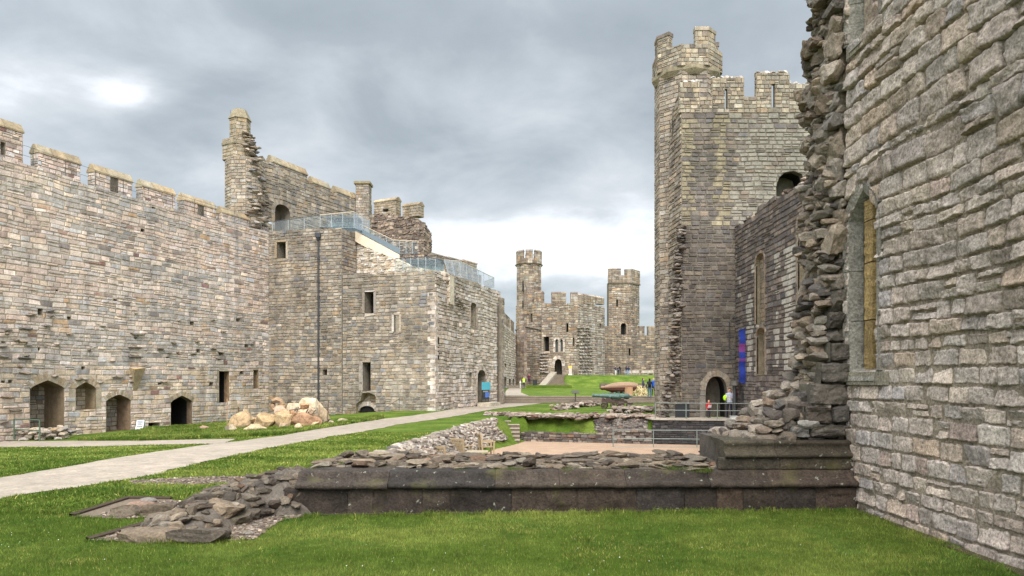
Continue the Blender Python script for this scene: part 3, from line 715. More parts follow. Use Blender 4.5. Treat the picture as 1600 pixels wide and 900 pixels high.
# ------------------------------------------------------------------ left curtain wall
def left_wall():
    t = thing('curtain_wall', 'long pale pinkish curtain wall on the left with gabled merlons and arched recesses at its foot', 'wall', (-21, 44, -1.5))
    fr = Frame((-17.9, 52.3), (-27.2, 29.25))
    S = fr.S
    tp = fr.top([(-120, 208), (0, 245), (60, 262), (150, 292), (230, 316), (300, 333), (360, 350), (419, 362)])
    holes = [
        dict(poly=parch(fr, 47, 100, 594, 607, 682, 'flat'), depth=1.5, name='archway', label='wide arched recess', ring=.42, range=(2, 16), back=lin(104, 92, 78), col=lin(126, 108, 86), stones=PAL_GATE, rpal=PAL_TAN, proud=.03),
        dict(poly=parch(fr, 118, 150, 597, 607, 640, 'flat'), depth=.8, name='window', label='low arched window recess', ring=.35, range=(1, 17), back=lin(120, 104, 84), col=lin(140, 122, 96), stones=PAL_TAN, rpal=PAL_TAN, proud=.02),
        dict(poly=parch(fr, 166, 204, 616, 626, 674, 'flat'), depth=1.1, name='doorway', label='blocked arched doorway', ring=.3, range=(2, 16), back=lin(104, 92, 78), col=lin(126, 104, 84), stones=PAL_GATE, rpal=PAL_TAN, proud=.03),
        dict(poly=parch(fr, 267, 300, 618, 628, 668, 'flat'), depth=1.6, name='doorway', label='open dark doorway', ring=.28, range=(2, 16), back=INNER_SHADE, col=lin(120, 100, 82), rpal=PAL_TAN, proud=.03),
        dict(poly=rect(fr, 342, 358, 580, 629), depth=1.5, name='window', label='tall narrow dark window', ring=.22, range=(1, 3), back=INNER_SHADE, col=lin(150, 122, 94), proud=.02),
        dict(poly=rect(fr, 396, 404, 578, 610), depth=.35, name='window', label='shallow blocked slot', back=lin(120, 104, 88), col=lin(150, 126, 100)),
        dict(poly=rect(fr, 232, 250, 660, 668), depth=.6, name='drain_hole', back=INNER_SHADE),
    ]
    for x, y, w, h in ((63, 487, 8, 10), (2, 520, 7, 5), (45, 603, 1, 1)):
        holes.append(dict(poly=rect(fr, x - w / 2, x + w / 2, y - h / 2, y + h / 2), depth=.25, name='putlog_hole', back=MORTD))
    for x, y in ((5, 597), (16, 596), (378, 582), (372, 500), (345, 553), (212, 527), (240, 326), (223, 360), (5, 533), (108, 497), (150, 540), (262, 560), (300, 505), (310, 548), (90, 455), (180, 470), (385, 540), (60, 545), (130, 575), (250, 600), (330, 600)):
        holes.append(dict(poly=rect(fr, x - 3, x + 3, y - 2.5, y + 2.5), depth=.3, name='putlog_hole', back=MORTD))
    wallface(t, fr, -2.2, ragged(tp, .1, 1.2, 3), holes=holes, thick=2.6, pal=PAL_LEFT, mort=lin(160, 147, 130), hr=(.14, .32), lr=(.26, .78), relief=.016, bev=.03, prot=.018, jit=.014, gap=.02, warp=.05, material=M_wall)
    # projecting and broken through-stones
    mb = MB(); rng = np.random.default_rng(2)
    extra = tuple((rng.uniform(5, 400), rng.uniform(488, 600), rng.uniform(5, 13)) for _ in range(34))
    for x, y, w in extra + ((40, 513, 22), (78, 486, 14), (212, 522, 26), (212, 543, 26), (212, 557, 24), (35, 533, 22), (3, 540, 14), (5, 557, 14), (38, 560, 22), (38, 583, 22), (10, 621, 20), (22, 641, 22), (5, 660, 16), (345, 550, 12), (348, 518, 8), (12, 516, 14), (30, 572, 8), (270, 536, 8)):
        s, z = fr.px(x, y); ww = abs(fr.S(x - w / 2) - fr.S(x + w / 2)) / 2
        n = max(1, int(ww / .35)); 
        for k in range(n):
            q = fr.w(s + (k - (n - 1) / 2) * ww * 2 / n, z, .03); rocks(mb, [q], [(ww / n * 1.05, .16, .075)], [math.atan2(fr.u[1], fr.u[0])], [rng.normal(0, .06)], PAL_GATE(1, np.zeros(1), np.zeros(1), rng), boxy=.9, cuts=4)
    mb.build('projecting_stones', M_wall, t)
    # fan-shaped corbel
    mb = MB(); s, z = fr.px(211, 574); zb = fr.px(211, 611)[1]; w = .42
    P = [fr.w(s - w, z, 0), fr.w(s + w, z, 0), fr.w(s + w * .9, z - .12, .42), fr.w(s - w * .9, z - .02, .42), fr.w(s - .12, zb, 0), fr.w(s + .12, zb, 0)]
    mb.add(P, [(0, 3, 2, 1)], lin(182, 150, 106)); mb.add(P, [(3, 4, 5, 2)], lin(150, 132, 104)); mb.add(P, [(0, 4, 3)], lin(150, 132, 104)); mb.add(P, [(1, 2, 5)], lin(150, 132, 104)); mb.build('corbel', M_wall, t)
    # parapet behind the walk, its merlons and wire rail
    fb = fr.off(-1.7); tz = float(np.mean([fb.Z(x, y) for x, y in ((41, 246), (131, 277), (210, 303), (276, 325), (339, 347))])) - .75
    mb = MB(); body(mb, fb, outline(0, fb.L, tz - .8, lambda q: np.full_like(np.asarray(q, float), tz + .25)), [], .9, MORT); stones(mb, fb, 0, fb.L, tz - .4, tz + .25, pal=PAL_LEFT, relief=.02); mb.build('parapet', M_wall, t)
    for i, (x0, x1, hx) in enumerate(((-60, 35, (0, 8, 222, 243)), (59, 125, None), (148, 206, (172, 184, 277, 300)), (223, 273, None), (287, 337, (308, 318, 320, 337)), (347, 389, None))):
        s0, s1 = sorted((fb.S(x0), fb.S(x1))); zt = fb.Z(x0, {-60: 180, 59: 240, 148: 270, 223: 293, 287: 314, 347: 334}[x0])
        hs = [rect(fb, *hx)] if hx else []
        merlon(t, fb, s0, s1, tz + .2, zt + .05, .03, .6, ch=.5, pal=PAL_LEFT, holes=hs)
    mb = MB(); ft = fr.off(-.25); pts = []
    for s in np.arange(3.2, 23.5, 1.75):
        mb.tube([ft.w(s, tp(s) - .05), ft.w(s, tp(s) + 1.0)], .016, lin(60, 60, 58), 5)
    for k in (1.0, .5):
        mb.tube([ft.w(s, float(tp(s)) + k) for s in np.arange(.5, 24, 1.)], .009, lin(60, 60, 58), 4)
    mb.build('wire_rail', M_metal, t)
    return fr
FR_LEFT = left_wall()

# ------------------------------------------------------------------ the gate block in the middle left
def gate_block():
    t = thing('gatehouse', 'ruined square gatehouse of brown grey stone with glass viewing decks on its roof', 'building', (-10, 52, -.8))
    A = Frame((-17.9, 52.3), (-12.05, 50.32)); 
    pB0, pB1 = (-12.0, 50.3), (-5.19, 48.0); B = Frame(pB0, pB1)
    C = Frame((-5.19, 48.0), (-.98, 60.5))
    tA = A.top([(415, 363), (470, 359), (550, 356)])
    wallface(t, A, -2, ragged(tA, .1, 1.3, 4), holes=[dict(poly=rect(A, 433, 447, 378, 404), depth=.9, name='window', ring=.2, range=(0, 4)),
             dict(poly=rect(A, 504, 511, 577, 586), depth=.6, name='putlog_hole'), dict(poly=rect(A, 424, 430, 627, 643), depth=.6, name='putlog_hole'), dict(poly=rect(A, 449, 457, 628, 640), depth=.6, name='putlog_hole')],
             thick=3, pal=PAL_GATE, hr=(.17, .3), lr=(.28, .6), relief=.03, bev=.03, prot=.018, gap=.022, warp=.04, jit=.014)
    tB = B.top([(540, 428), (600, 427), (690, 424)])
    W = fr_poly = B.poly([(566, 612), (567, 566), (579, 566), (579, 600), (577, 612)])
    rec = B.poly([(556, 655), (556, 632), (563, 626), (566, 614), (578, 614), (587, 618), (587, 655)])
    holes = [dict(poly=rect(B, 570, 584, 456, 490), depth=.9, name='window', ring=.2, range=(0, 4), rpal=PAL_GATEC),
             dict(poly=rect(B, 616, 624, 491, 519), depth=.9, name='window', rpal=PAL_GATEC, ring=.16, range=(0, 4)),
             dict(poly=rect(B, 630, 633, 614, 641), depth=.9, name='window'),
             dict(poly=rect(B, 567, 579, 566, 611.5), depth=.9, name='window', ring=.3, range=(2, 4), rpal=PAL_GATEC),
             dict(poly=rec, depth=.55, name='recess', label='broken stepped recess', back=lin(134, 112, 88), col=lin(150, 134, 110), stones=PAL_TAN)]
    wallface(t, B, -2, ragged(tB, .16, 1.3, 5), holes=holes, thick=3, pal=PAL_GATE, hr=(.19, .31), lr=(.3, .65), relief=.03, bev=.03, prot=.018, gap=.022, warp=.04, jit=.014)
    # low arch in the back of the recess
    mb = MB(); f = B.off(-.5); p = parch(f, 563, 587, 634, 642, 655, 'round'); tess(f, p, [], .01, mb, INNER_SHADE); ring(mb, f, p, 2, len(p) - 1, .3, .16, PAL_GATEC); mb.build('low_arch', M_wall, t)
    tC = C.top([(688, 425), (720, 436), (760, 449), (783, 457)])
    holesC = [dict(poly=parch(C, 735, 744, 473, 480, 512), depth=.7, name='window', ring=.2, range=(1, 17), rpal=PAL_GATEC),
              dict(poly=rect(C, 733, 737, 583, 606), depth=.15, name='window', label='blocked narrow light', back=lin(160, 150, 134)),
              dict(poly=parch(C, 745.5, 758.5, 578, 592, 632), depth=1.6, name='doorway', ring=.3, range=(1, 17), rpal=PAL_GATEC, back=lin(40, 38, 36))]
    wallface(t, C, -1.6, ragged(tC, .1, 1.3, 6), holes=holesC, thick=3, pal=PAL_GATEC, mort=lin(140, 130, 114), hr=(.2, .32), lr=(.35, .7), relief=.035, bev=.03, prot=.03, gap=.022, warp=.06, jit=.018, s0=.0)
    # narrow slit near the corner, dressed light stones of the corner
    mb = MB(); q = rect(C, 681.5, 684, 526, 563); 
    for i, z in enumerate(np.arange(-1.4, 7.5, .3)):
        w = .55 if i % 2 else .35
        for f, s in ((B, B.L - w), (C, 0.0)):
            w2 = w if f is B else .9 - w
            x0 = B.L - w if f is B else 0; p = np.array([(x0, z + .01), (x0 + w2, z + .01), (x0 + w2, z + .29), (x0, z + .29)]); cc = PAL_GATEC(1, np.zeros(1), np.zeros(1), RNG)[0] * 1.05
            a_ = f.w(p[:, 0], p[:, 1], .035); b_ = f.w(p[:, 0], p[:, 1], -.1); mb.add(np.concatenate([a_, b_]), [(0, 1, 2, 3), (0, 4, 5, 1), (1, 5, 6, 2), (2, 6, 7, 3), (3, 7, 4, 0)], cc)
    mb.build('corner_stones', M_wall, t)
    q = rect(B, 682, 687, 0, 1); mb = MB(); s0 = .32; z0 = C.Z(685, 562); z1 = C.Z(685, 527); f = C
    p = np.array([(s0, z0), (s0 + .22, z0), (s0 + .22, z1), (s0, z1)]); tess(f, p, [], .041, mb, INNER_SHADE); mb.build('window', M_wall, t)
    # broken toothing high on the corner
    mb = MB(); rng = np.random.default_rng(12); P = []; Sz = []
    for (x, y, w) in [(700 + i * 5 + rng.uniform(-3, 3), 436 + i * 9 + j * 5 + rng.uniform(-2, 2), rng.uniform(.25, .5)) for i in range(5) for j in range(4)] + [(717, 492, .2), (712, 486, .25)]:
        s, z = C.px(x, y); P.append(C.w(s, z, .02)); Sz.append((w, .17, rng.uniform(.05, .1)))
    rocks(mb, P, Sz, np.full(len(P), math.atan2(C.u[1], C.u[0])) + rng.normal(0, .15, len(P)), rng.normal(0, .12, len(P)), PAL_GATE(len(P), np.zeros(len(P)), np.zeros(len(P)), rng), boxy=.8)
    mb.build('broken_toothing', M_wall, t)
    # buttress strip at the far right edge and stair tower stone behind
    mb = MB(); g = Frame(C.w(C.L - .6, 0, .35)[:2], C.w(C.L, 0, .35)[:2]); g.n = C.n.copy(); g.flip = C.flip
    q = np.array([(0, -1.2), (g.L, -1.2), (g.L, 8.6), (0, 8.6)]); body(mb, g, q, [], .4, MORT); stones(mb, g, 0, g.L, -1.2, 8.6, pal=PAL_GATE, relief=.02); mb.build('buttress', M_wall, t)
    # back wall of the ruined stair: pale broken slope between the two roof levels
    f = B.off(-2.0); f = Frame(f.w(-.2, 0)[:2], f.w(B.L + .2, 0)[:2])
    tp = f.top([(548, 362), (556, 372), (575, 384), (600, 396), (622, 405), (640, 416), (700, 428)]); mb = MB()
    palw = palette([(190, 178, 158, 3), (206, 198, 182, 2), (168, 152, 128, 2)], .1)
    wallface(t, f, 7., ragged(tp, .2, 1.5, 8), thick=.8, pal=palw, mort=lin(186, 174, 154), hr=(.12, .2), lr=(.2, .4), relief=.04, prot=.05, rough=0, jit=.03, name='ruined_stair_wall')
    # A's right return above B
    g = Frame(A.w(A.L, 0, 0)[:2], A.w(A.L, 0, -2.2)[:2], facing=(0, 50)); mb = MB(); q = np.array([(0, 8), (g.L, 8), (g.L, 12.3), (0, 12.3)]); tess(g, q, [], 0, mb, MORT); stones(mb, g, 0, g.L, 8, float(tA(A.L)) - .05, pal=PAL_GATE); mb.build('masonry', M_wall, t)
    # A roof deck
    return t, A, B, C
GATE, FA, FB, FC = gate_block()

def glass_decks():
    """glass viewing decks on the gatehouse roof, outlined at their true depth"""
    def panel_run(name, label, pts_top, pts_bot, Ys, n, rail=lin(196, 176, 150), post=lin(150, 156, 160), dark=None, loc=(-9, 51, 11)):
        t = thing(name, label, 'railing', loc)
        T = [np.array(at(x, y, Y)) for (x, y), Y in zip(pts_top, Ys)]; Bm = [np.array(at(x, y, Y)) for (x, y), Y in zip(pts_bot, Ys)]
        for k in range(len(T) - 1):
            a0, a1, b0, b1 = T[k], T[k + 1], Bm[k], Bm[k + 1]; m = n[k] if hasattr(n, '__len__') else n
            d = (a1 - a0); nn = np.array([d[1], -d[0], 0]); nn = nn / (np.linalg.norm(nn) + 1e-9) * .01
            for i in range(m):
                u, v = (i + .02) / m, (i + .98) / m; q = [b0 + (b1 - b0) * u, b0 + (b1 - b0) * v, a0 + d * v, a0 + d * u]
                mb = MB(); V = [p - nn for p in q] + [p + nn for p in q]; mb.add(V, [(0, 1, 2, 3), (7, 6, 5, 4), (0, 4, 5, 1), (1, 5, 6, 2), (2, 6, 7, 3), (3, 7, 4, 0)], (1, 1, 1)); mb.build('glass_panel', M_glass, t)
                mb = MB(); mb.tube([q[0], q[3]], .025, post, 6); mb.build('post', M_metal, t)
            mb = MB(); mb.tube([a0, a1], .03, rail, 6); mb.build('handrail', M_metal, t)
            if dark: mb = MB(); mb.tube([b0, b1], .03, dark, 6); mb.build('bottom_rail', M_metal, t)
        return t
    panel_run('glass_balustrade', 'glass balustrade leading from the curtain wall walk to the roof deck', [(391, 341), (425, 347), (500, 336)], [(391, 362), (425, 362), (500, 357)], [53.5, 53, 52.3], (2, 3), rail=lin(70, 72, 74))
    panel_run('glass_balustrade', 'glass box railing at the top corner of the gatehouse roof deck', [(500, 336), (553, 331), (578, 344)], [(500, 355), (553, 357), (578, 366)], [51.3, 50.9, 53.], (3, 2), dark=lin(70, 84, 96))
    panel_run('glass_balustrade', 'glass balustrade running down beside the roof stair', [(562, 350), (614, 375), (654, 377)], [(562, 368), (614, 398), (654, 396)], [52.2, 53.2, 54.2], (5, 4), dark=lin(60, 80, 92))
    panel_run('glass_balustrade', 'dark railed glass balustrade on the lower roof deck', [(618, 404), (665, 401), (695, 407)], [(618, 424), (665, 424), (695, 426)], [50.2, 49.8, 50.], (4, 2), rail=lin(40, 44, 50))
    panel_run('glass_balustrade', 'long glass balustrade along the right roof edge of the gatehouse', [(694, 406), (718, 408), (772, 434)], [(700, 427), (720, 434), (772, 450)], [49.5, 51.5, 58.5], (2, 6), rail=lin(188, 180, 164))
    panel_run('glass_balustrade', 'short glass balustrade at the far end of the gatehouse roof', [(772, 434), (757, 440)], [(772, 450), (757, 450)], [58.5, 60.3], 2, rail=lin(150, 156, 150))
    # glazed lobbies, timber clad stair
    def lobby(label, x0, x1, yt, yb, Y, d, name='glass_lobby'):
        t = thing(name, label, 'shelter', at((x0 + x1) / 2, yb, Y)); a = np.array(at(x0, yb, Y)); b = np.array(at(x1, yt, Y)); fr_ = lin(62, 78, 90)
        mb = MB(); mb.box((a[0], Y + d, a[2]), (b[0], Y + d + .06, b[2]), lin(150, 164, 174)); mb.box((a[0] - .05, Y - .05, b[2]), (b[0] + .05, Y + d + .1, b[2] + .07), fr_); mb.build('frame', M_metal, t)
        n = max(2, int((b[0] - a[0]) / .7))
        for i in range(n):
            u = a[0] + (b[0] - a[0]) * i / n; v = a[0] + (b[0] - a[0]) * (i + 1) / n
            mb = MB(); mb.box((u + .03, Y, a[2]), (v - .03, Y + .015, b[2] - .003), (1, 1, 1)); mb.build('glass_panel', M_glass, t)
            mb = MB(); mb.box((u - .025, Y - .02, a[2]), (u + .025, Y + .04, b[2] - .003), fr_); mb.build('post', M_metal, t)
    lobby('low glazed lobby with dark frame at the top of the roof stair', 512, 560, 341, 356, 53.2, 1.2)
    lobby('glazed lobby with dark posts behind the lower roof deck', 636, 690, 407, 426, 51.6, 1.4)
    t = thing('stair_enclosure', 'pale timber clad side of the roof stair with glass above', 'stairs', at(590, 390, 51.8)); mb = MB()
    P = [at(555, 361, 51.9), (at(624, 398, 51.9)), at(624, 411, 51.9), at(600, 402, 51.9), at(555, 377, 51.9)]; P2 = [(p[0], p[1] + .25, p[2]) for p in P]
    mb.add(P + P2, [(0, 1, 2, 3, 4)], lin(214, 192, 168)); mb.add(P + P2, [(0, 5, 6, 1), (1, 6, 7, 2), (2, 7, 8, 3), (3, 8, 9, 4), (4, 9, 5, 0)], lin(214, 192, 168)); mb.build('side_panel', M_wood, t)
    mb = MB()
    P = [at(556, 353, 51.95), (at(624, 388, 51.95)), at(624, 397, 51.95), at(556, 360, 51.95)]; P2 = [(p[0], p[1] + .1, p[2]) for p in P]; mb.add(P + P2, [(0, 1, 2, 3), (0, 4, 5, 1), (1, 5, 6, 2), (2, 6, 7, 3)], lin(96, 108, 116)); mb.build('kick_panel', M_metal, t)
glass_decks()

def pipe():
    t = thing('downpipe', 'black cast iron downpipe with a square hopper on the gatehouse wall', 'pipe', FA.w(FA.S(499), -1.5, .1))
    s = FA.S(499); mb = MB(); mb.tube([FA.w(s, FA.Z(499, 373), .13), FA.w(s, -1.6, .13)], .06, lin(52, 54, 60), 10)
    for y in (404, 440, 463, 493, 537, 575, 612): mb.tube([FA.w(s, FA.Z(499, y) + .05, .13), FA.w(s, FA.Z(499, y) - .05, .13)], .09, lin(52, 54, 60), 10)
    mb.build('pipe', M_metal, t); mb = MB(); z = FA.Z(499, 368); c = FA.w(s, z, .16); mb.box((c[0] - .2, c[1] - .15, c[2] - .16), (c[0] + .2, c[1] + .15, c[2] + .14), lin(44, 46, 52)); mb.tube([c - [0, 0, .16], c - [0, 0, .42]], [.16, .07], lin(44, 46, 52), 8); mb.build('hopper', M_metal, t)
    t = thing('downpipe', 'thin brown downpipe at the far right corner of the gatehouse', 'pipe', FC.w(FC.L - 1, -.4, .1)); mb = MB(); mb.tube([FC.w(FC.L - .9, 8, .1), FC.w(FC.L - .9, -.5, .1)], .05, lin(84, 72, 62), 8); mb.build('pipe', M_metal, t)
pipe()

# ------------------------------------------------------------------ ruined upper wall and its turret, behind the gatehouse
def upper_ruin():
    t = thing('upper_ruin', 'high ruined wall with ridge coping stones rising behind the gatehouse roof', 'wall', (-15, 62, 5))
    D = Frame((-19.3, 55), (-13.4, 68)); tp = D.top([(405, 232), (418, 252), (480, 280), (485, 288), (519, 301), (548, 312), (582, 322)])
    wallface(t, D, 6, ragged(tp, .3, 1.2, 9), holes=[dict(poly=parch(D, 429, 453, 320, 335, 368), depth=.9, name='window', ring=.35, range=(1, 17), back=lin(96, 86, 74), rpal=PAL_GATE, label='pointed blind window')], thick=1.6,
             pal=PAL_GATE, hr=(.22, .36), lr=(.4, .8), relief=.035, bev=.04, prot=.03, gap=.02, warp=.08)
    for x0, x1, y in ((426, 480, 262), (489, 516, 288), (526, 548, 307), (553, 557, 316)):
        s0, s1 = D.S(x0), D.S(x1); z = float(tp((s0 + s1) / 2)) + .0; m = MB(); f = D
        merlon(t, D, s0, s1, z - .9, z + .2, .02, .7, ch=.6, pal=PAL_GATE)
    # chimney-like stub
    c = (at(568, 400, 66)[0], 66); o, P = prism(t, c[0], c[1], .85, 4, math.pi / 4, 10, at(0, 290, 66)[2], PAL_GATE, name='stub', hr=(.2, .3)); m = MB(); z = at(0, 290, 66)[2]
    m.box((c[0] - .75, c[1] - .75, z), (c[0] + .75, c[1] + .75, z + .22), lin(140, 126, 98)); m.build('cap', M_wall, o)
    # frontal broken wall with two merlons
    E = Frame((at(580, 0, 63.5)[0], 63.5), (at(662, 0, 61)[0], 61)); te = E.top([(580, 334), (620, 335), (655, 342), (664, 350)])
    PALR = palette([(146, 130, 110, 3), (128, 114, 100, 3), (164, 148, 126, 2), (110, 98, 86, 2)], .16)
    wallface(t, E, 7, ragged(te, .22, 2, 10), thick=.3, pal=PALR, mort=lin(120, 106, 90), hr=(.14, .26), lr=(.2, .45), relief=.05, prot=.06, jit=.03, warp=.1, name='masonry')
    G = Frame((at(662, 0, 61)[0], 61), (at(674, 0, 62.6)[0], 62.6)); tg = G.top([(660, 346), (668, 355), (675, 366)])
    wallface(t, G, 7, ragged(tg, .2, 2, 12), thick=.25, pal=PALR, mort=lin(120, 106, 90), hr=(.2, .3), lr=(.25, .5), relief=.05, prot=.05, warp=.1, name='masonry')
    for x0, x1, y, h in ((583, 617, 317, (597, 606, 326, 331)), (628, 653, 323, None)):
        s0, s1 = E.S(x0), E.S(x1); merlon(t, E, s0, s1, E.Z(x0, 340), E.Z(x0, y), -.1, .8, ch=.35, pal=PAL_TAN, holes=[rect(E, *h)] if h else [])
    u = thing('turret', 'broken chimney-like turret rising at the left end of the high ruined wall', 'tower', (-20, 54, 8))
    Y = 54; cx_ = at(383, 0, Y)[0]; o, P = prism(u, cx_, Y, 1.42, 8, math.pi / 8, 8, at(0, 252, Y)[2], palette([(158, 146, 126, 3), (146, 134, 116, 3), (170, 160, 142, 2)], .1), relief=.03, hr=(.2, .3))
    cx2 = at(374, 0, Y)[0]; z1 = at(0, 222, Y)[2]; prism(u, cx2, Y, 1.2, 6, .5, at(0, 254, Y)[2], z1, PAL_TAN, name='upper_shaft')
    prism(u, cx2 + .05, Y, .75, 6, .5, z1 - .05, at(0, 187, Y)[2], PAL_TAN, name='stack', hr=(.25, .35))
    m = MB(); zc = at(0, 188, Y)[2]
    for k in range(6):
        pass
    r0, r1, h = .86, .5, .75; A_ = [(cx2 + .05 + r0 * math.cos(.5 + i * math.pi / 3), Y + r0 * math.sin(.5 + i * math.pi / 3), zc) for i in range(6)]; B_ = [(cx2 + .05 + r1 * math.cos(.5 + i * math.pi / 3), Y + r1 * math.sin(.5 + i * math.pi / 3), zc + h) for i in range(6)]
    m.add(A_ + B_, [(i, (i + 1) % 6, (i + 1) % 6 + 6, i + 6) for i in range(6)], lin(136, 124, 102)); m.add(B_, [tuple(range(6))], lin(136, 124, 102)); m.add(A_, [tuple(range(6))[::-1]], lin(120, 110, 90)); m.build('cap', M_wall, u)
    # string course and broken right flank
    m = MB(); zs = at(0, 231, Y)[2]; m.tube([(cx2, Y, zs - .02), (cx2, Y, zs + .16)], 1.27, lin(136, 124, 104), 6); m.build('string_course', M_wall, u)
    rng = np.random.default_rng(4); P = []; Sz = []
    for z in np.arange(10, at(0, 212, Y)[2], .26):
        yy = HY - (z - EYE) * F / Y; xr = np.interp(yy, [205, 215, 232, 260, 300, 345], [384, 392, 402, 411, 414, 418])
        for k in range(4): P.append((at(rng.uniform(388, xr), 0, Y)[0], Y - .7 - rng.uniform(0, .5) + .3 * k, z)); Sz.append((rng.uniform(.2, .42), .35, rng.uniform(.08, .17)))
    m = MB(); rocks(m, P, Sz, rng.normal(.1, .3, len(P)), rng.normal(0, .12, len(P)), PAL_GATE(len(P), np.zeros(len(P)), np.zeros(len(P)), rng), boxy=.75); m.build('broken_edge', M_wall, u)
    m = MB(); m.tube([(at(360, 0, Y)[0], Y, at(0, 215, Y)[2]), (at(360, 0, Y)[0], Y, at(0, 172, Y)[2])], .012, lin(80, 80, 80), 4); m.build('rod', M_metal, u)
upper_ruin()

# merlon stones on the far side of the gatehouse roof
def back_parapet():
    t = thing('parapet', 'low far parapet with rounded merlons behind the right roof edge of the gatehouse', 'wall', (-4, 58, 9))
    E = Frame((at(675, 0, 56)[0], 56), (at(752, 0, 62)[0], 62)); z = E.Z(700, 418)
    wallface(t, E, 7, lambda q: np.full_like(np.asarray(q, float), z), thick=.8, pal=PAL_GATE)
    for x0, x1, y in ((681, 701, 401), (706, 725, 407), (729, 745, 411)):
        merlon(t, E, E.S(x0), E.S(x1), z - .05, E.Z((x0 + x1) / 2, y), .02, .75, ch=.22, pal=PAL_GATE, cpal=PAL_GATE)
back_parapet()

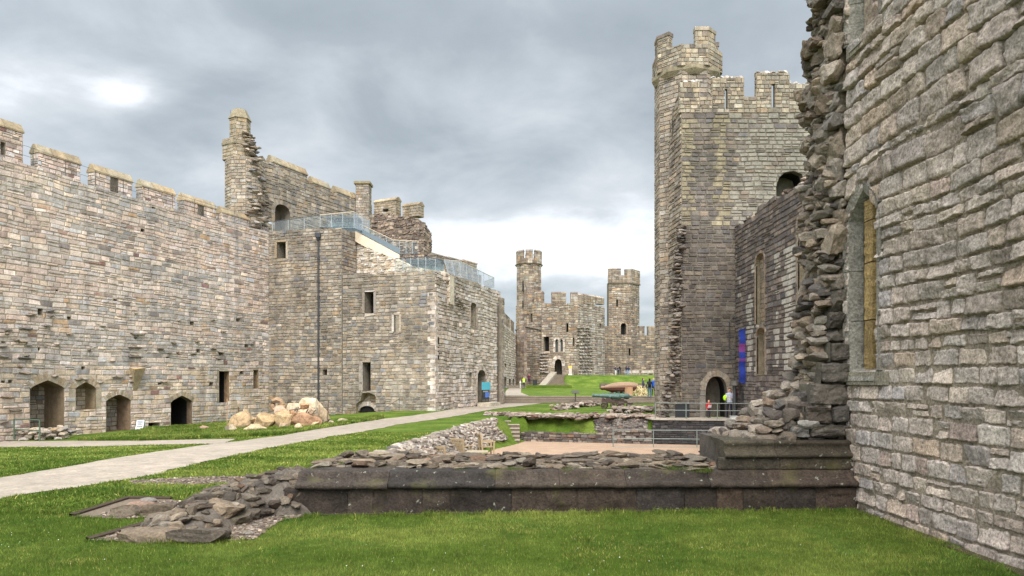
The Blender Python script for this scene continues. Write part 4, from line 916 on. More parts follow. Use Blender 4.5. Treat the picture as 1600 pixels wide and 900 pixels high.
# ------------------------------------------------------------------ far end of the ward
def far_block():
    t = thing('great_tower', 'far polygonal tower block with a tall crenellated stair turret and external steps', 'tower', (2, 129, 0))
    f1 = Frame((at(806, 0, 131)[0], 131), (at(846, 0, 127)[0], 127)); f2 = Frame((at(846, 0, 127)[0], 127), (at(903, 0, 127)[0], 127)); f3 = Frame((at(903, 0, 127)[0], 127), (at(945, 0, 133)[0], 133))
    K = dict(hr=(.32, .5), lr=(.6, 1.2), relief=.05, bev=.06, prot=.03, gap=.04, thick=2.5, material=M_far, mort=lin(120, 108, 92), warp=.1)
    z2 = f2.Z(870, 474)
    wallface(t, f1, -.5, f1.top([(806, 478), (846, 473)]), holes=[dict(poly=rect(f1, 823, 826.5, 489, 506), name='window'), dict(poly=rect(f1, 829, 832, 489, 505), name='window'), dict(poly=rect(f1, 814, 817, 503, 513), name='window')], pal=PAL_FAR, **K)
    wallface(t, f2, -.5, z2, holes=[dict(poly=parch(f2, 866.5, 878, 561, 572, 585.5), depth=1.6, name='doorway', ring=.6, range=(2, 16), rpal=PAL_GATEC),
             dict(poly=rect(f2, 849.5, 858, 526, 549), name='window', label='dark rectangular window'), dict(poly=parch(f2, 867.5, 872.5, 530, 534, 550), name='window', depth=.35, back=lin(80, 84, 84), ring=.35, range=(1, 17), rpal=PAL_GATEC),
             dict(poly=parch(f2, 874.5, 879.5, 530, 534, 550), name='window', depth=.35, back=lin(80, 84, 84), ring=.35, range=(1, 17), rpal=PAL_GATEC),
             dict(poly=rect(f2, 885, 888, 505, 521), name='window'), dict(poly=rect(f2, 895, 897.5, 527, 541), name='window')], pal=PAL_FAR, **K)
    pale = palette([(152, 143, 128, 3), (142, 132, 118, 2), (160, 152, 138, 2), (128, 118, 106, 2)], .12)
    wallface(t, f3, -.5, z2, holes=[dict(poly=rect(f3, 937, 939.5, 505, 512), name='window')], pal=pale, **K)
    for f, x0, x1, yt in ((f1, 835, 845.5, 460), (f2, 862, 884, 460), (f2, 892, 902.5, 460), (f3, 903.5, 911.5, 462), (f3, 914, 930, 463), (f3, 933, 944, 466)):
        s0, s1 = sorted((f.S(x0), f.S(x1))); merlon(t, f, s0, s1, f.Z(x0, 474) - .1, f.Z(x0, yt) + .1, .02, .9, ch=.4, pal=PAL_FAR, cpal=PAL_FAR, material=M_far, hr=(.35, .5), lr=(.6, 1.2), relief=.04)
    # broken ribs of a lost vault on the right-hand face
    m = MB(); rng = np.random.default_rng(5); P, Sz = [], []
    for y in np.arange(512, 588, 5.2):
        for k in range(5):
            x = 903 + 4.2 * k + rng.uniform(-1, 1) + (3 if y > 540 else 0); s, z = f3.px(x, y); P.append(f3.w(s, z, .1)); Sz.append((.35, .4, rng.uniform(.12, .24)))
    rocks(m, P, Sz, rng.normal(0, .3, len(P)), rng.normal(0, .1, len(P)), pale(len(P), np.zeros(len(P)), np.zeros(len(P)), rng), boxy=.8); m.build('broken_toothing', M_far, t)
    m = MB(); P, Sz = [], []
    for y in np.arange(552, 585, 5):
        for k in range(3): s, z = f2.px(846 + k * 4, y); P.append(f2.w(s, z, .1)); Sz.append((.42, .4, .2))
    rocks(m, P, Sz, rng.normal(0, .3, len(P)), rng.normal(0, .1, len(P)), pale(len(P), np.zeros(len(P)), np.zeros(len(P)), rng), boxy=.8); m.build('broken_pier', M_far, t)
    m = MB(); f = f1; m.tube([f1.w(0, f1.Z(806, 516), .15), f1.w(f1.L * .4, f1.Z(820, 510), .15), f1.w(f1.L, f1.Z(846, 515), .15)], .15, lin(110, 100, 88), 6); m.build('string_course', M_far, t)
    Y = 131.5; cx_ = at(826.5, 0, Y)[0]; r = 20.2 / F * Y
    o, _ = prism(t, cx_, Y, r, 8, math.pi / 8, 0, at(0, 416, Y)[2], PAL_FAR, name='turret', material=M_far, hr=(.35, .5), lr=(.6, 1.1), relief=.05)
    zc = at(0, 414, Y)[2]; m = MB(); m.tube([(cx_, Y, zc - .35), (cx_, Y, zc)], [r * 1.0, r * 1.1], lin(120, 106, 90), 8); m.build('string_course', M_far, o)
    for i in range(8):
        a = math.pi / 8 + i * math.pi / 4; b = a + math.pi / 4; g = Frame((cx_ + r * 1.05 * math.cos(a), Y + r * 1.05 * math.sin(a)), (cx_ + r * 1.05 * math.cos(b), Y + r * 1.05 * math.sin(b)), facing=(cx_ + 9 * math.cos((a + b) / 2), Y + 9 * math.sin((a + b) / 2)))
        w = MB(); zp = zc + .9; body(w, g, np.array([(0, zc), (g.L, zc), (g.L, zp), (0, zp)]), [], .45, MORT); stones(w, g, 0, g.L, zc, zp, pal=PAL_FAR, hr=(.35, .5), lr=(.6, 1)); w.build('parapet', M_far, o)
        merlon(t, g, g.L * .18, g.L * .82, zp - .05, at(0, 396, Y)[2], .02, .45, ch=.35, pal=PAL_FAR, cpal=PAL_FAR, material=M_far, hr=(.35, .5), lr=(.6, 1.))
    m = MB()
    for x, y0, y1 in ((817, 438, 455), (817, 470, 480)): 
        p = at(x, y1, Y - r * .97); q = at(x, y0, Y - r * .97); m.box((p[0] - .09, p[1] - .08, p[2]), (p[0] + .09, p[1] + .3, q[2]), INNER_SHADE)
    m.build('window', M_far, t)
    # right-hand tower
    u = thing('square_tower', 'far square tower with two crenels on top standing behind the curtain wall', 'tower', (20, 140, 0))
    Y = 140; a = Frame((at(951, 0, Y)[0], Y), (at(986, 0, Y)[0], Y)); b = Frame((at(986, 0, Y)[0], Y), (at(999, 0, Y + 3)[0], Y + 3)); zt = a.Z(970, 441)
    K['holes'] = []
    K.pop('holes')
    wallface(u, a, 5, zt, holes=[dict(poly=parch(a, 970, 978.5, 505, 510, 523), name='window', ring=.3, range=(1, 17)), dict(poly=rect(a, 963, 965.5, 468, 479), name='window')], pal=PAL_FAR, **K)
    wallface(u, b, 5, zt, pal=PAL_FAR, **K)
    zc = zt; m = MB()
    for f in (a, b): q = f.w(np.array([-.1, f.L + .1, f.L + .1, -.1]), np.array([zc - .25, zc - .25, zc, zc]), .22); m.add(np.concatenate([q, f.w(np.array([-.1, f.L + .1, f.L + .1, -.1]), np.array([zc - .25, zc - .25, zc, zc]), -.3)]), [(0, 1, 2, 3), (0, 4, 5, 1), (2, 3, 7, 6)], lin(112, 100, 86))
    m.build('string_course', M_far, u)
    for f, pr in ((a, [(950.6, 442, 951, 969), (969, 441, 969, 977)]),): pass
    w = MB(); g = a.off(.15); zp = g.Z(970, 430)
    body(w, g, np.array([(-.1, zc), (g.L + .1, zc), (g.L + .1, zp), (-.1, zp)]), [], .6, MORT); stones(w, g, -.1, g.L + .1, zc, zp, pal=PAL_FAR, hr=(.35, .5), lr=(.6, 1.1)); w.build('parapet', M_far, u)
    merlon(u, a, a.S(950.6), a.S(970), zp - .05, a.Z(960, 421), .17, .6, cope='flat', ch=.15, pal=PAL_FAR, cpal=PAL_FAR, material=M_far, hr=(.35, .5), lr=(.6, 1.))
    merlon(u, a, a.S(976), a.L, zp - .05, a.Z(980, 422), .17, .6, cope='flat', ch=.15, pal=PAL_FAR, cpal=PAL_FAR, material=M_far, hr=(.35, .5), lr=(.6, 1.))
    w = MB(); g = b.off(.15); zt2 = a.Z(980, 420); body(w, g, np.array([(0, zc), (g.L, zc), (g.L, zt2), (0, zt2)]), [], .6, MORT); stones(w, g, 0, g.L, zc, zt2, pal=PAL_FAR, hr=(.35, .5), lr=(.6, 1.1)); w.build('parapet', M_far, u)
    v = thing('curtain_wall', 'far curtain wall with low merlons closing the ward beyond the grass bank', 'wall', (22, 134, 2))
    c = Frame((at(944, 0, 134)[0], 134), (at(1075, 0, 134)[0], 134)); zc = c.Z(980, 524)
    pd = palette([(126, 114, 98, 3), (112, 100, 88, 3), (142, 128, 108, 2), (152, 136, 112, 1)], .15)
    wallface(v, c, 1, zc, holes=[dict(poly=rect(c, 982.5, 985, 544, 556), name='window'), dict(poly=parch(c, 965, 970.5, 573.5, 577, 586), name='doorway', back=lin(120, 116, 108), depth=.5)], pal=pd, **K)
    for x0, x1 in ((945, 951), (999, 1007), (1012, 1024), (1030, 1042), (1048, 1060)): merlon(v, c, c.S(x0), c.S(x1), zc - .05, c.Z(x0, 512), .02, .8, cope='flat', ch=.3, pal=pd, cpal=pd, material=M_far, hr=(.35, .5), lr=(.6, 1.))
    v = thing('curtain_wall', 'far curtain wall with small dark windows between the gatehouse and the great tower', 'wall', (-1, 110, 0))
    e = Frame((-2.4, 92), (.75, 131)); ze = e.Z(800, 517)
    wallface(v, e, -.5, ze, holes=[dict(poly=rect(e, 786, 791, 589, 603), name='window', ring=.3, range=(0, 4)), dict(poly=rect(e, 795.2, 798.3, 592, 603), name='window'), dict(poly=rect(e, 801, 803.2, 592, 603), name='window'), dict(poly=rect(e, 788, 791, 568, 572), name='putlog_hole'), dict(poly=rect(e, 796, 798, 568, 572), name='putlog_hole')], pal=PAL_GATEC, **K)
    for x0, x1 in ((778, 788), (790, 796), (798, 803)): 
        s0, s1 = sorted((e.S(x0), e.S(x1))); merlon(v, e, s0, s1, ze - .05, e.Z(800, 502), .02, .8, cope='gable', ch=.35, pal=PAL_FAR, cpal=PAL_FAR, material=M_far, hr=(.35, .5), lr=(.6, 1.))
far_block()

# ------------------------------------------------------------------ right-hand tower
TY = 41.5
def right_tower():
    t = thing('castle_tower', 'tall grey tower on the right with a polygonal crenellated turret and a pointed doorway', 'tower', (13, 45, -.6))
    T = Frame((9.9, TY), (18.6, TY)); S, Z = T.S, T.Z
    zw = Z(1100, 176); xq = S(1147); zh = Z(1100, 352)
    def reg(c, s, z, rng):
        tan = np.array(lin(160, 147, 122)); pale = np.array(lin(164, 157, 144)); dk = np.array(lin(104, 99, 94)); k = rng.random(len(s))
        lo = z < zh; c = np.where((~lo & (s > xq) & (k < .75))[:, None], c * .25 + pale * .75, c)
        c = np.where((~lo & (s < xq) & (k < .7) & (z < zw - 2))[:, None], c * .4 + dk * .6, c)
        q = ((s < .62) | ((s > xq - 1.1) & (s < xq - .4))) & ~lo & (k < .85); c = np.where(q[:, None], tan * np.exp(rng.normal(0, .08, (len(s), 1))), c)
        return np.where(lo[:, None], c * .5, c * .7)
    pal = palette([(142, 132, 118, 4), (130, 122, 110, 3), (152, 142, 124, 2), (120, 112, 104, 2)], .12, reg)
    K = dict(hr=(.2, .32), lr=(.35, .7), relief=.03, bev=.03, prot=.02, gap=.025, warp=.03, jit=.012)
    door = parch(T, 1102, 1136, 588, 618, 656)
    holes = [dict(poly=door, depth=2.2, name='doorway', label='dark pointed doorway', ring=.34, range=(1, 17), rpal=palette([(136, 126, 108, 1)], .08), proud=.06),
             dict(poly=T.poly([(1213, 322), (1213, 290), (1217, 278), (1226, 269), (1240, 267), (1253, 272), (1258, 290), (1258, 322)][::-1])[::-1], depth=1.2, name='broken_opening', label='ragged dark opening above the hall wall', back=INNER_SHADE)]
    for h in holes[1:]:
        p = h['poly']; h['poly'] = p if (p[0, 0] < p[-1, 0]) else p[::-1]
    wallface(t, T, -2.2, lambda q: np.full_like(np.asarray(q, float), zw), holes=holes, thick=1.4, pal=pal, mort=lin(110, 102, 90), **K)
    # battlements
    P_ = palette([(150, 140, 118, 3), (138, 126, 106, 3), (164, 154, 132, 2), (118, 110, 98, 1)], .14)
    for x0, x1, yt, slit, cp in ((1062, 1093, 128, None, 0), (1113, 1162, 122, (1132.5, 1136.5, 139, 173), 0), (1182, 1233, 114, (1205.5, 1210.5, 131, 168), 0), (1233, 1320, 131, None, 0)):
        s0, s1 = T.S(x0), T.S(x1); hs = [rect(T, *slit)] if slit else []
        tp = T.Z(x0, yt)
        m = merlon(t, T, s0, s1, zw - .02, tp, .012, .28, cope='none', pal=P_, holes=hs, material=M_wall, hr=(.2, .3), lr=(.25, .5), relief=.035)
        mb = MB(); rng = np.random.default_rng(int(x0)); n = int((s1 - s0) / .28) + 1; ps = [T.w(s0 + (i + .5) * (s1 - s0) / n, tp + rng.uniform(-.05, .12), -.25) for i in range(n)]
        rocks(mb, ps, [(.18, .3, rng.uniform(.1, .22)) for _ in ps], rng.normal(0, .2, n), rng.normal(0, .1, n), PAL_GATEC(n, np.zeros(n), np.zeros(n), rng), boxy=.8); mb.build('broken_top', M_wall, m)
    for x0, x1 in ((1093, 1113), (1162, 1182)):
        s0, s1 = T.S(x0), T.S(x1); m = merlon(t, T, s0, s1, zw - .02, Z(1100, 151), .0, .28, cope='none', pal=P_, relief=.035); m.name = 'crenel_wall'
    # left return wall
    Lf = Frame((9.9, TY), (9.42, 46.2)); pl = palette([(150, 138, 118, 4), (138, 128, 112, 3), (160, 150, 132, 2), (122, 112, 100, 1)], .12)
    wallface(t, Lf, -2.2, lambda q: np.interp(np.asarray(q, float), [0, 1.2, 3, 4.8], [zw + 1.6, zw + .9, zw - 2, zw - 4]), thick=.5, pal=pl, hr=(.2, .3), lr=(.4, .8), relief=.04, prot=.04, bev=.03, gap=.03,
             holes=[dict(poly=rect(Lf, 1038, 1042, 262, 330), depth=.4, name='window', ring=.15, range=(0, 4)), dict(poly=rect(Lf, 1050, 1053, 170, 215), depth=.3, name='putlog_hole')])
    cx_, cy_, r = 11.07, 45., 2.02
    o, _ = prism(t, cx_, cy_, r, 8, math.pi / 8, -2, 20.6, pl, name='turret', hr=(.22, .32), lr=(.35, .7), relief=.035)
    m = MB(); m.tube([(cx_, cy_, 20.2), (cx_, cy_, 20.5), (cx_, cy_, 20.75)], [r, r * 1.1, r * 1.1], lin(140, 128, 106), 8); m.build('string_course', M_wall, o)
    for i in range(8):
        a = math.pi / 8 + i * math.pi / 4; b = a + math.pi / 4; R_ = r * 1.07
        g = Frame((cx_ + R_ * math.cos(a), cy_ + R_ * math.sin(a)), (cx_ + R_ * math.cos(b), cy_ + R_ * math.sin(b)), facing=(cx_ + 9 * math.cos((a + b) / 2), cy_ + 9 * math.sin((a + b) / 2)))
        w = MB(); body(w, g, np.array([(0, 20.7), (g.L, 20.7), (g.L, 22.0), (0, 22.0)]), [], .4, MORT); stones(w, g, 0, g.L, 20.7, 22.0, pal=P_, hr=(.2, .3), lr=(.25, .5), relief=.03); w.build('parapet', M_wall, o)
    for i in range(8):
        a0 = math.pi / 8 + i * math.pi / 4
        if i % 2 == 0: continue
        # merlons wrap the corners of the octagon
    for k, ang in enumerate((-157.5, -112.5, -67.5, -22.5, 22.5, 67.5, 112.5, 157.5)):
        if k % 2: continue
        ang = math.radians(ang - 22.5 * 0)
        for sgn in (-1, 1):
            a = ang; b = ang + sgn * math.pi / 4; R_ = r * 1.07; pa = np.array([cx_ + R_ * math.cos(a), cy_ + R_ * math.sin(a)]); pb = np.array([cx_ + R_ * math.cos(b), cy_ + R_ * math.sin(b)]); mid = (pa + pb) / 2 * 2 - np.array([cx_, cy_])
            g = Frame(pa, pb, facing=mid); merlon(t, g, .0, g.L * .48, 21.95, 22.8, .015, .4, cope='flat', ch=.22, pal=P_, cpal=P_, hr=(.2, .3), lr=(.25, .5))
    # torn edge of a demolished wall up the corner
    rng = np.random.default_rng(8); P, Sz = [], []
    for z in np.arange(-.7, Z(1050, 355), .2):
        yy = HY - (z - EYE) * F / TY; xc = np.interp(yy, [350, 400, 500, 590, 630, 660], [1066, 1058, 1054, 1050, 1040, 1034])
        for k in range(3): P.append((at(xc + rng.uniform(-5, 6), 0, TY)[0], TY - rng.uniform(-.1, .5), z)); Sz.append((rng.uniform(.12, .3), .3, rng.uniform(.07, .15)))
    m = MB(); rocks(m, P, Sz, rng.normal(0, .3, len(P)), rng.normal(0, .12, len(P)), palette([(132, 122, 106, 1), (112, 104, 92, 1), (96, 88, 78, 1)], .15)(len(P), np.zeros(len(P)), np.zeros(len(P)), rng), boxy=.7); m.build('broken_edge', M_wall, t)
    return T
FT = right_tower()

def hall_wall():
    t = thing('hall_wall', 'long dark roofless hall wall with tall blocked windows and white lime runs', 'wall', (13.5, 30, -2))
    H = Frame((13.05, 41.45), (13.05, 11.)); zt = 10.6
    def pr(x0, x1, y0, ys, y1): return parch(H, x0, x1, y0, ys, y1)
    tanp = palette([(140, 126, 104, 1), (126, 114, 96, 1)], .08)
    holes = [dict(poly=pr(1181.5, 1195, 396, 410, 508), depth=.22, name='window', label='tall blocked lancet', ring=.14, range=(1, 17), rpal=tanp, back=lin(128, 116, 96), col=lin(146, 134, 110), stones=tanp),
             dict(poly=pr(1183, 1196, 512, 524, 586), depth=.35, name='window', label='lower blocked window', back=lin(122, 110, 92), col=lin(140, 128, 106), stones=tanp, ring=.16, range=(1, 17), rpal=tanp),
             dict(poly=pr(1247, 1263, 335, 352, 478), depth=.4, name='window', label='tall blocked lancet', ring=.2, range=(1, 17), rpal=tanp, back=lin(128, 116, 96), col=lin(146, 134, 110), stones=tanp),
             dict(poly=pr(1249, 1264, 482, 500, 600), depth=.4, name='window', label='lower blocked window', back=lin(122, 110, 92), col=lin(140, 128, 106), stones=tanp)]
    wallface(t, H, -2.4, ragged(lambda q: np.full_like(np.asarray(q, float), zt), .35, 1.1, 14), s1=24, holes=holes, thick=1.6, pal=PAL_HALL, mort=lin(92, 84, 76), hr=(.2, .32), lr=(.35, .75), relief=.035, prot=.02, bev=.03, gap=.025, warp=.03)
    rng = np.random.default_rng(6); n = 90; P = [(13.3 + rng.uniform(0, 1), 41 - rng.uniform(0, 14), zt + rng.uniform(-.1, .25)) for _ in range(n)]
    m = MB(); rocks(m, P, rng.uniform((.15, .15, .08), (.4, .4, .2), (n, 3)), rng.uniform(0, 3, n), rng.normal(0, .15, n), PAL_FAR(n, np.zeros(n), np.zeros(n), rng), boxy=.6); m.build('broken_top', M_wall, t)
hall_wall()

# ------------------------------------------------------------------ near wall on the right, with its windows
NX = 4.3
def near_wall():
    t = thing('near_wall', 'large rough-coursed stone wall close by on the right with two tall slit windows', 'wall', (4.8, 6, 0))
    Nf = Frame((NX, 9.12), (NX, 1.0)); S = lambda Y: 9.12 - Y
    rng = np.random.default_rng(21)
    w1 = arch(S(9.02), S(8.36), 1.72, 3.62, 3.93, 'flat', 5); w2 = arch(S(9.0), S(8.36), 5.86, 8.4, 8.7, 'flat', 5)
    mb = MB(); body(mb, Nf, np.array([(0, -.3), (Nf.L, -.3), (Nf.L, 9.2), (0, 9.2)]), [w1, w2], 1.2, lin(136, 123, 107))
    tf = lambda a: lambda q: np.full_like(np.asarray(q, float), a)
    K = dict(pal=PAL_NEAR, holes=[w1, w2], res=(22, 14), bev=.012, gap=.015, rng=rng)
    stones(mb, Nf, 0, Nf.L, -.1, 2.05, hr=(.14, .21), lr=(.2, .46), relief=.008, rough=.02, prot=.006, warp=.015, jit=.006, **K)
    stones(mb, Nf, 0, Nf.L, 2.05, 3.9, hr=(.13, .22), lr=(.2, .5), relief=.02, rough=.036, prot=.010, warp=.03, jit=.01, **K)
    stones(mb, Nf, 0, Nf.L, 3.9, 9.1, hr=(.13, .34), lr=(.22, .62), relief=.026, rough=.046, prot=.018, warp=.025, jit=.018, **K)
    o = mb.build('masonry', M_near, t, smooth=True)
    # small packing stones in the joints
    n = 420; s = rng.uniform(0, 7, n); z = rng.uniform(.2, 8.5, n); P = Nf.w(s, z, -.012); P[:, 0] += 0
    keep = ~(inpoly(np.stack([s, z], 1), w1 + 0) | inpoly(np.stack([s, z], 1), w2)); P = P[keep]; n = len(P)
    m = MB(); rocks(m, P, rng.uniform((.03, .02, .015), (.07, .03, .035), (n, 3)), np.full(n, math.pi / 2), rng.normal(0, .2, n), PAL_NEAR(n, np.zeros(n), np.zeros(n), rng), rng, boxy=.6); m.build('packing_stones', M_near, t)
    for k, (w, cy) in enumerate(((w1, lin(150, 125, 82)), (w2, lin(138, 122, 108)))):
        m = MB(); gcol = lin(132, 126, 116)
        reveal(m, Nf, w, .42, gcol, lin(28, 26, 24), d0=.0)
        # splayed dressed jambs all round
        c = w.mean(0); 
        for (i, j) in [(a, (a + 1) % len(w)) for a in range(len(w))]:
            a, b = w[i], w[j]; d = b - a; nn = np.array([d[1], -d[0]]); nn /= np.hypot(*nn) + 1e-9
            if np.dot(nn, (a + b) / 2 - c) < 0: nn = -nn
            L_ = np.hypot(*d); parts_ = max(1, round(L_ / .55)); 
            for q in range(parts_):
                p0 = a + d * (q + .008) / parts_; p1 = a + d * (q + .992) / parts_; tw = .09 if q % 2 else .12
                quad = np.array([p0, p1, p1 + nn * tw, p0 + nn * tw]); cc = np.array(gcol) * np.exp(rng.normal(0, .08))
                A = Nf.w(quad[:, 0], quad[:, 1], [.012, .012, .045, .045]); B = Nf.w(quad[:, 0], quad[:, 1], [-.16, -.16, -.05, -.05]); inn = quad.copy(); inn[:2] -= nn * .05
                B = Nf.w(inn[:, 0], inn[:, 1], [-.14, -.14, -.05, -.05]); m.add(np.concatenate([A, B]), [(0, 1, 2, 3), (0, 4, 5, 1), (1, 5, 6, 2), (2, 6, 7, 3), (3, 7, 4, 0)], cc)
        win = m.build('window', M_near, t); win['label'] = 'tall slit window with a yellow stone mullion' if k == 0 else 'upper slit window with a pinkish mullion'
        z0, z1 = w[:, 1].min() + .0, w[:, 1].max() - .1; m = MB(); y0, y1 = 8.49, 8.83; zz = z0
        zs = [z0, z0 + .62, z0 + 1.32, z1 - .28, z1 - .02] if k == 0 else [z0, z0 + .8, z0 + 1.6, z1]
        for a, b in zip(zs[:-1], zs[1:]):
            pr = [(y0, .3), (y0 + .07, .05), (y0 + .27, .05), (y1, .3)] ; cc = np.array(cy) * np.exp(rng.normal(0, .07))
            nz_ = 12; V = []
            for i in range(nz_ + 1):
                z = a + .006 + (b - a - .012) * i / nz_
                for (yy, dd) in pr: V.append((NX + dd - .012 * rng.random(), yy, z))
            m.add(V, [(i * 4 + j, i * 4 + j + 1, (i + 1) * 4 + j + 1, (i + 1) * 4 + j) for i in range(nz_) for j in range(3)], cc)
        mu = m.build('mullion', M_near, win)
        m = MB(); sy = z0 - .0; 
        for (ya, yb) in ((9.08, 8.75), (8.74, 8.38), (8.37, 8.1)):
            m.box((NX - .03, yb, z0 - .17), (NX + .3, ya, z0 - .012), np.array(lin(132, 124, 108)) * rng.uniform(.9, 1.1))
        m.build('sill', M_near, win)
near_wall()

# ------------------------------------------------------------------ ruined cross wall: plinth, torn pier, rubble core
def sweep(mb, prof, x0, x1, y0, pal, rng, lmin=.5, lmax=.95, amp=.008, uv=10):
    """moulded stones laid end to end along X; prof = [(depth behind the face, height)]"""
    prof = np.array(prof, float); d = np.concatenate([[0], np.cumsum(np.hypot(*np.diff(prof, axis=0).T))]); m = max(8, int(d[-1] / .03)); t = np.linspace(0, d[-1], m); pr = np.stack([np.interp(t, d, prof[:, 0]), np.interp(t, d, prof[:, 1])], 1)
    x = x0
    while x < x1 - .01:
        L_ = rng.uniform(lmin, lmax); 
        if x + L_ > x1 - .25: L_ = x1 - x
        n = max(5, int(L_ / .035)); xs = np.linspace(x + .002, x + L_ - .002, n); X, K = np.meshgrid(xs, np.arange(m), indexing='ij')
        Yd = pr[K, 0]; Zz = pr[K, 1]; q = np.stack([X * 6, Yd * 6 + x, Zz * 6], -1); nz = (fbm(q, 3, 4) - .5) * 2; q2 = np.stack([X * 1.6, Yd * 2, Zz * 2], -1); chip = np.clip(fbm(q2, 8, 3) - .62, 0, 1) * .5
        end = np.minimum(np.arange(n), n - 1 - np.arange(n))[:, None]; rnd = np.where(end == 0, .010, 0)
        Yv = y0 + Yd + amp * nz * 1.6 + chip * .5 + rnd + rng.normal(0, .004); Zv = Zz + amp * nz - chip * .12 * (Zz > .3) - rnd * .3
        Yv = Yv + .055 * (X + 2.7); Zv = Zv - .004 * (X + 2.7) * (Zz > .2)
        V = np.stack([X, Yv, Zv], -1).reshape(-1, 3); g = np.arange(n * m).reshape(n, m); F4 = np.stack([g[:-1, :-1], g[1:, :-1], g[1:, 1:], g[:-1, 1:]], -1).reshape(-1, 4)
        c = pal(1, np.zeros(1), np.zeros(1), rng)[0]; mb.add(V, F4, c)
        for e in (0, n - 1): # end caps
            col_ = g[e]; mid = V[col_].mean(0) + [0, .12, 0]; mb.add(np.concatenate([V[col_], [mid]]), [(i, i + 1, m) if e == 0 else (i + 1, i, m) for i in range(m - 1)], c)
        x += L_
def cross_wall():
    t = thing('ruined_cross_wall', 'low dark moulded plinth of a demolished wall across the lawn, ending in a torn stone pier on the right', 'wall', (1, 9.4, 0))
    rng = np.random.default_rng(31); Y0 = 8.46
    m = MB(); sweep(m, [(.06, -.12), (.0, -.05), (.0, .13), (.012, .30), (.05, .306)], -2.72, NX + .02, Y0, palette([(56, 48, 39, 2), (50, 43, 36, 2), (66, 55, 44, 1), (72, 60, 47, .6)], .13), rng, .28, .8, .02); m.build('base_course', M_plinth, t, smooth=True)
    m = MB(); sweep(m, [(.3, .3), (-.04, .31), (-.055, .318), (-.06, .33), (-.058, .362), (-.045, .376), (.0, .386), (.04, .402), (.07, .43), (.09, .47), (.1, .49), (.14, .507), (.7, .512)], -2.58, NX + .01, Y0, PAL_PLINTH, rng, .6, 1.3, .011); m.build('lower_moulding', M_plinth, t, smooth=True)
    up = [(.5, .495), (.14, .5), (.14, .668), (.16, .672)]
    m = MB(); sweep(m, [(.16, .5), (.13, .51), (.13, .655), (.16, .662)], 2.58, NX + .01, Y0, palette([(64, 58, 47, 1), (56, 51, 42, 1)], .08), rng, .6, 1.0, .006); m.build('riser_course', M_plinth, t, smooth=True)
    m = MB(); sweep(m, [(.4, .655), (.09, .662), (.075, .675), (.075, .695), (.09, .712), (.13, .725), (.165, .76), (.18, .8), (.165, .815), (.15, .83), (.155, .852), (.18, .866), (.22, .872), (.9, .88)], 2.66, NX + .01, Y0, palette([(68, 62, 48, 1), (60, 54, 43, 1)], .08), rng, .5, .9, .006); m.build('upper_moulding', M_plinth, t, smooth=True)
    # core of the wall
    m = MB(); m.box((-2.7, Y0 + .5, -1.9), (NX + .1, 10.35, .42), lin(84, 76, 68)); m.box((2.72, Y0 + .62, .4), (NX + .1, 10.3, .84), lin(84, 76, 68)); 
    m.box((4.2, 9.36, .8), (NX + .6, 9.9, 9.2), lin(96, 86, 74)); m.box((4.24, 9.2, .85), (NX + .5, 9.6, 9.2), lin(110, 98, 82)); m.box((3.75, 9.3, .8), (NX, 10.2, 1.2), lin(110, 98, 82)); m.build('wall_core', M_rock, t)
    # rear face towards the sunken floor
    Rf = Frame((-2.7, 10.36), (NX, 10.36), facing=(0, 50)); m = MB(); stones(m, Rf, 0, Rf.L, -1.9, .44, pal=PAL_RUB, hr=(.15, .28), lr=(.25, .5), relief=.03, prot=.03); m.build('rear_face', M_rock, t)
    # rubble top
    n = 950; X = rng.uniform(-2.5, 2.9, n); Yv = rng.uniform(8.98, 10.4, n); big = rng.random(n); sz = np.stack([rng.uniform(.05, .2, n), rng.uniform(.05, .15, n), rng.uniform(.015, .045, n)], 1); sz[big > .96] *= 1.4
    Zv = .455 + .015 * rng.normal(0, 1, n) + .06 * (big > .93) + .07 * fbm(np.stack([X * 1.2, Yv, 0 * X], -1), 3)
    m = MB(); rocks(m, np.stack([X, Yv, Zv], 1), sz, rng.uniform(0, math.pi, n), rng.normal(0, .16, n), PAL_RUBD(n, X, Zv, rng), rng, sub=2, boxy=.55); 
    n = 260; X = rng.uniform(-3.1, -2.4, n); m.build('rubble_top', M_rock, t)
    # loose darker blocks set on top
    for (px, py, w, h, d) in ((596, 716, .27, .055, 9.9), (800, 716, .15, .09, 10.2), (848, 716, .2, .06, 10.2), (816, 729, .14, .08, 9.4), (660, 728, .16, .06, 9.3), (910, 716, .16, .05, 10.2), (970, 716, .2, .06, 10.2), (1002, 724, .17, .05, 9.7), (1035, 716, .15, .04, 10.2), (1118, 712, .1, .08, 10.2), (700, 733, .2, .04, 9.1), (632, 733, .14, .06, 9.2), (740, 731, .2, .05, 9.3)):
        m = MB(); x, y, z = at(px, py, d); rocks(m, [(x, y, max(.5, z))], [(w, w * .7, h)], [rng.uniform(-.3, .3)], [rng.normal(0, .12)], PAL_RUBD(1, np.zeros(1), np.zeros(1), rng), rng, sub=3, boxy=.7); m.build('block', M_rock, t)
    # torn pier: dressed quoins in front, torn rubble behind and to the left
    m = MB(); z = .87; qd = palette([(84, 78, 68, 3), (74, 68, 60, 2), (96, 88, 74, 1)], .1); qu = palette([(122, 113, 98, 3), (104, 96, 84, 2), (134, 124, 108, 2), (84, 78, 70, 1)], .14)
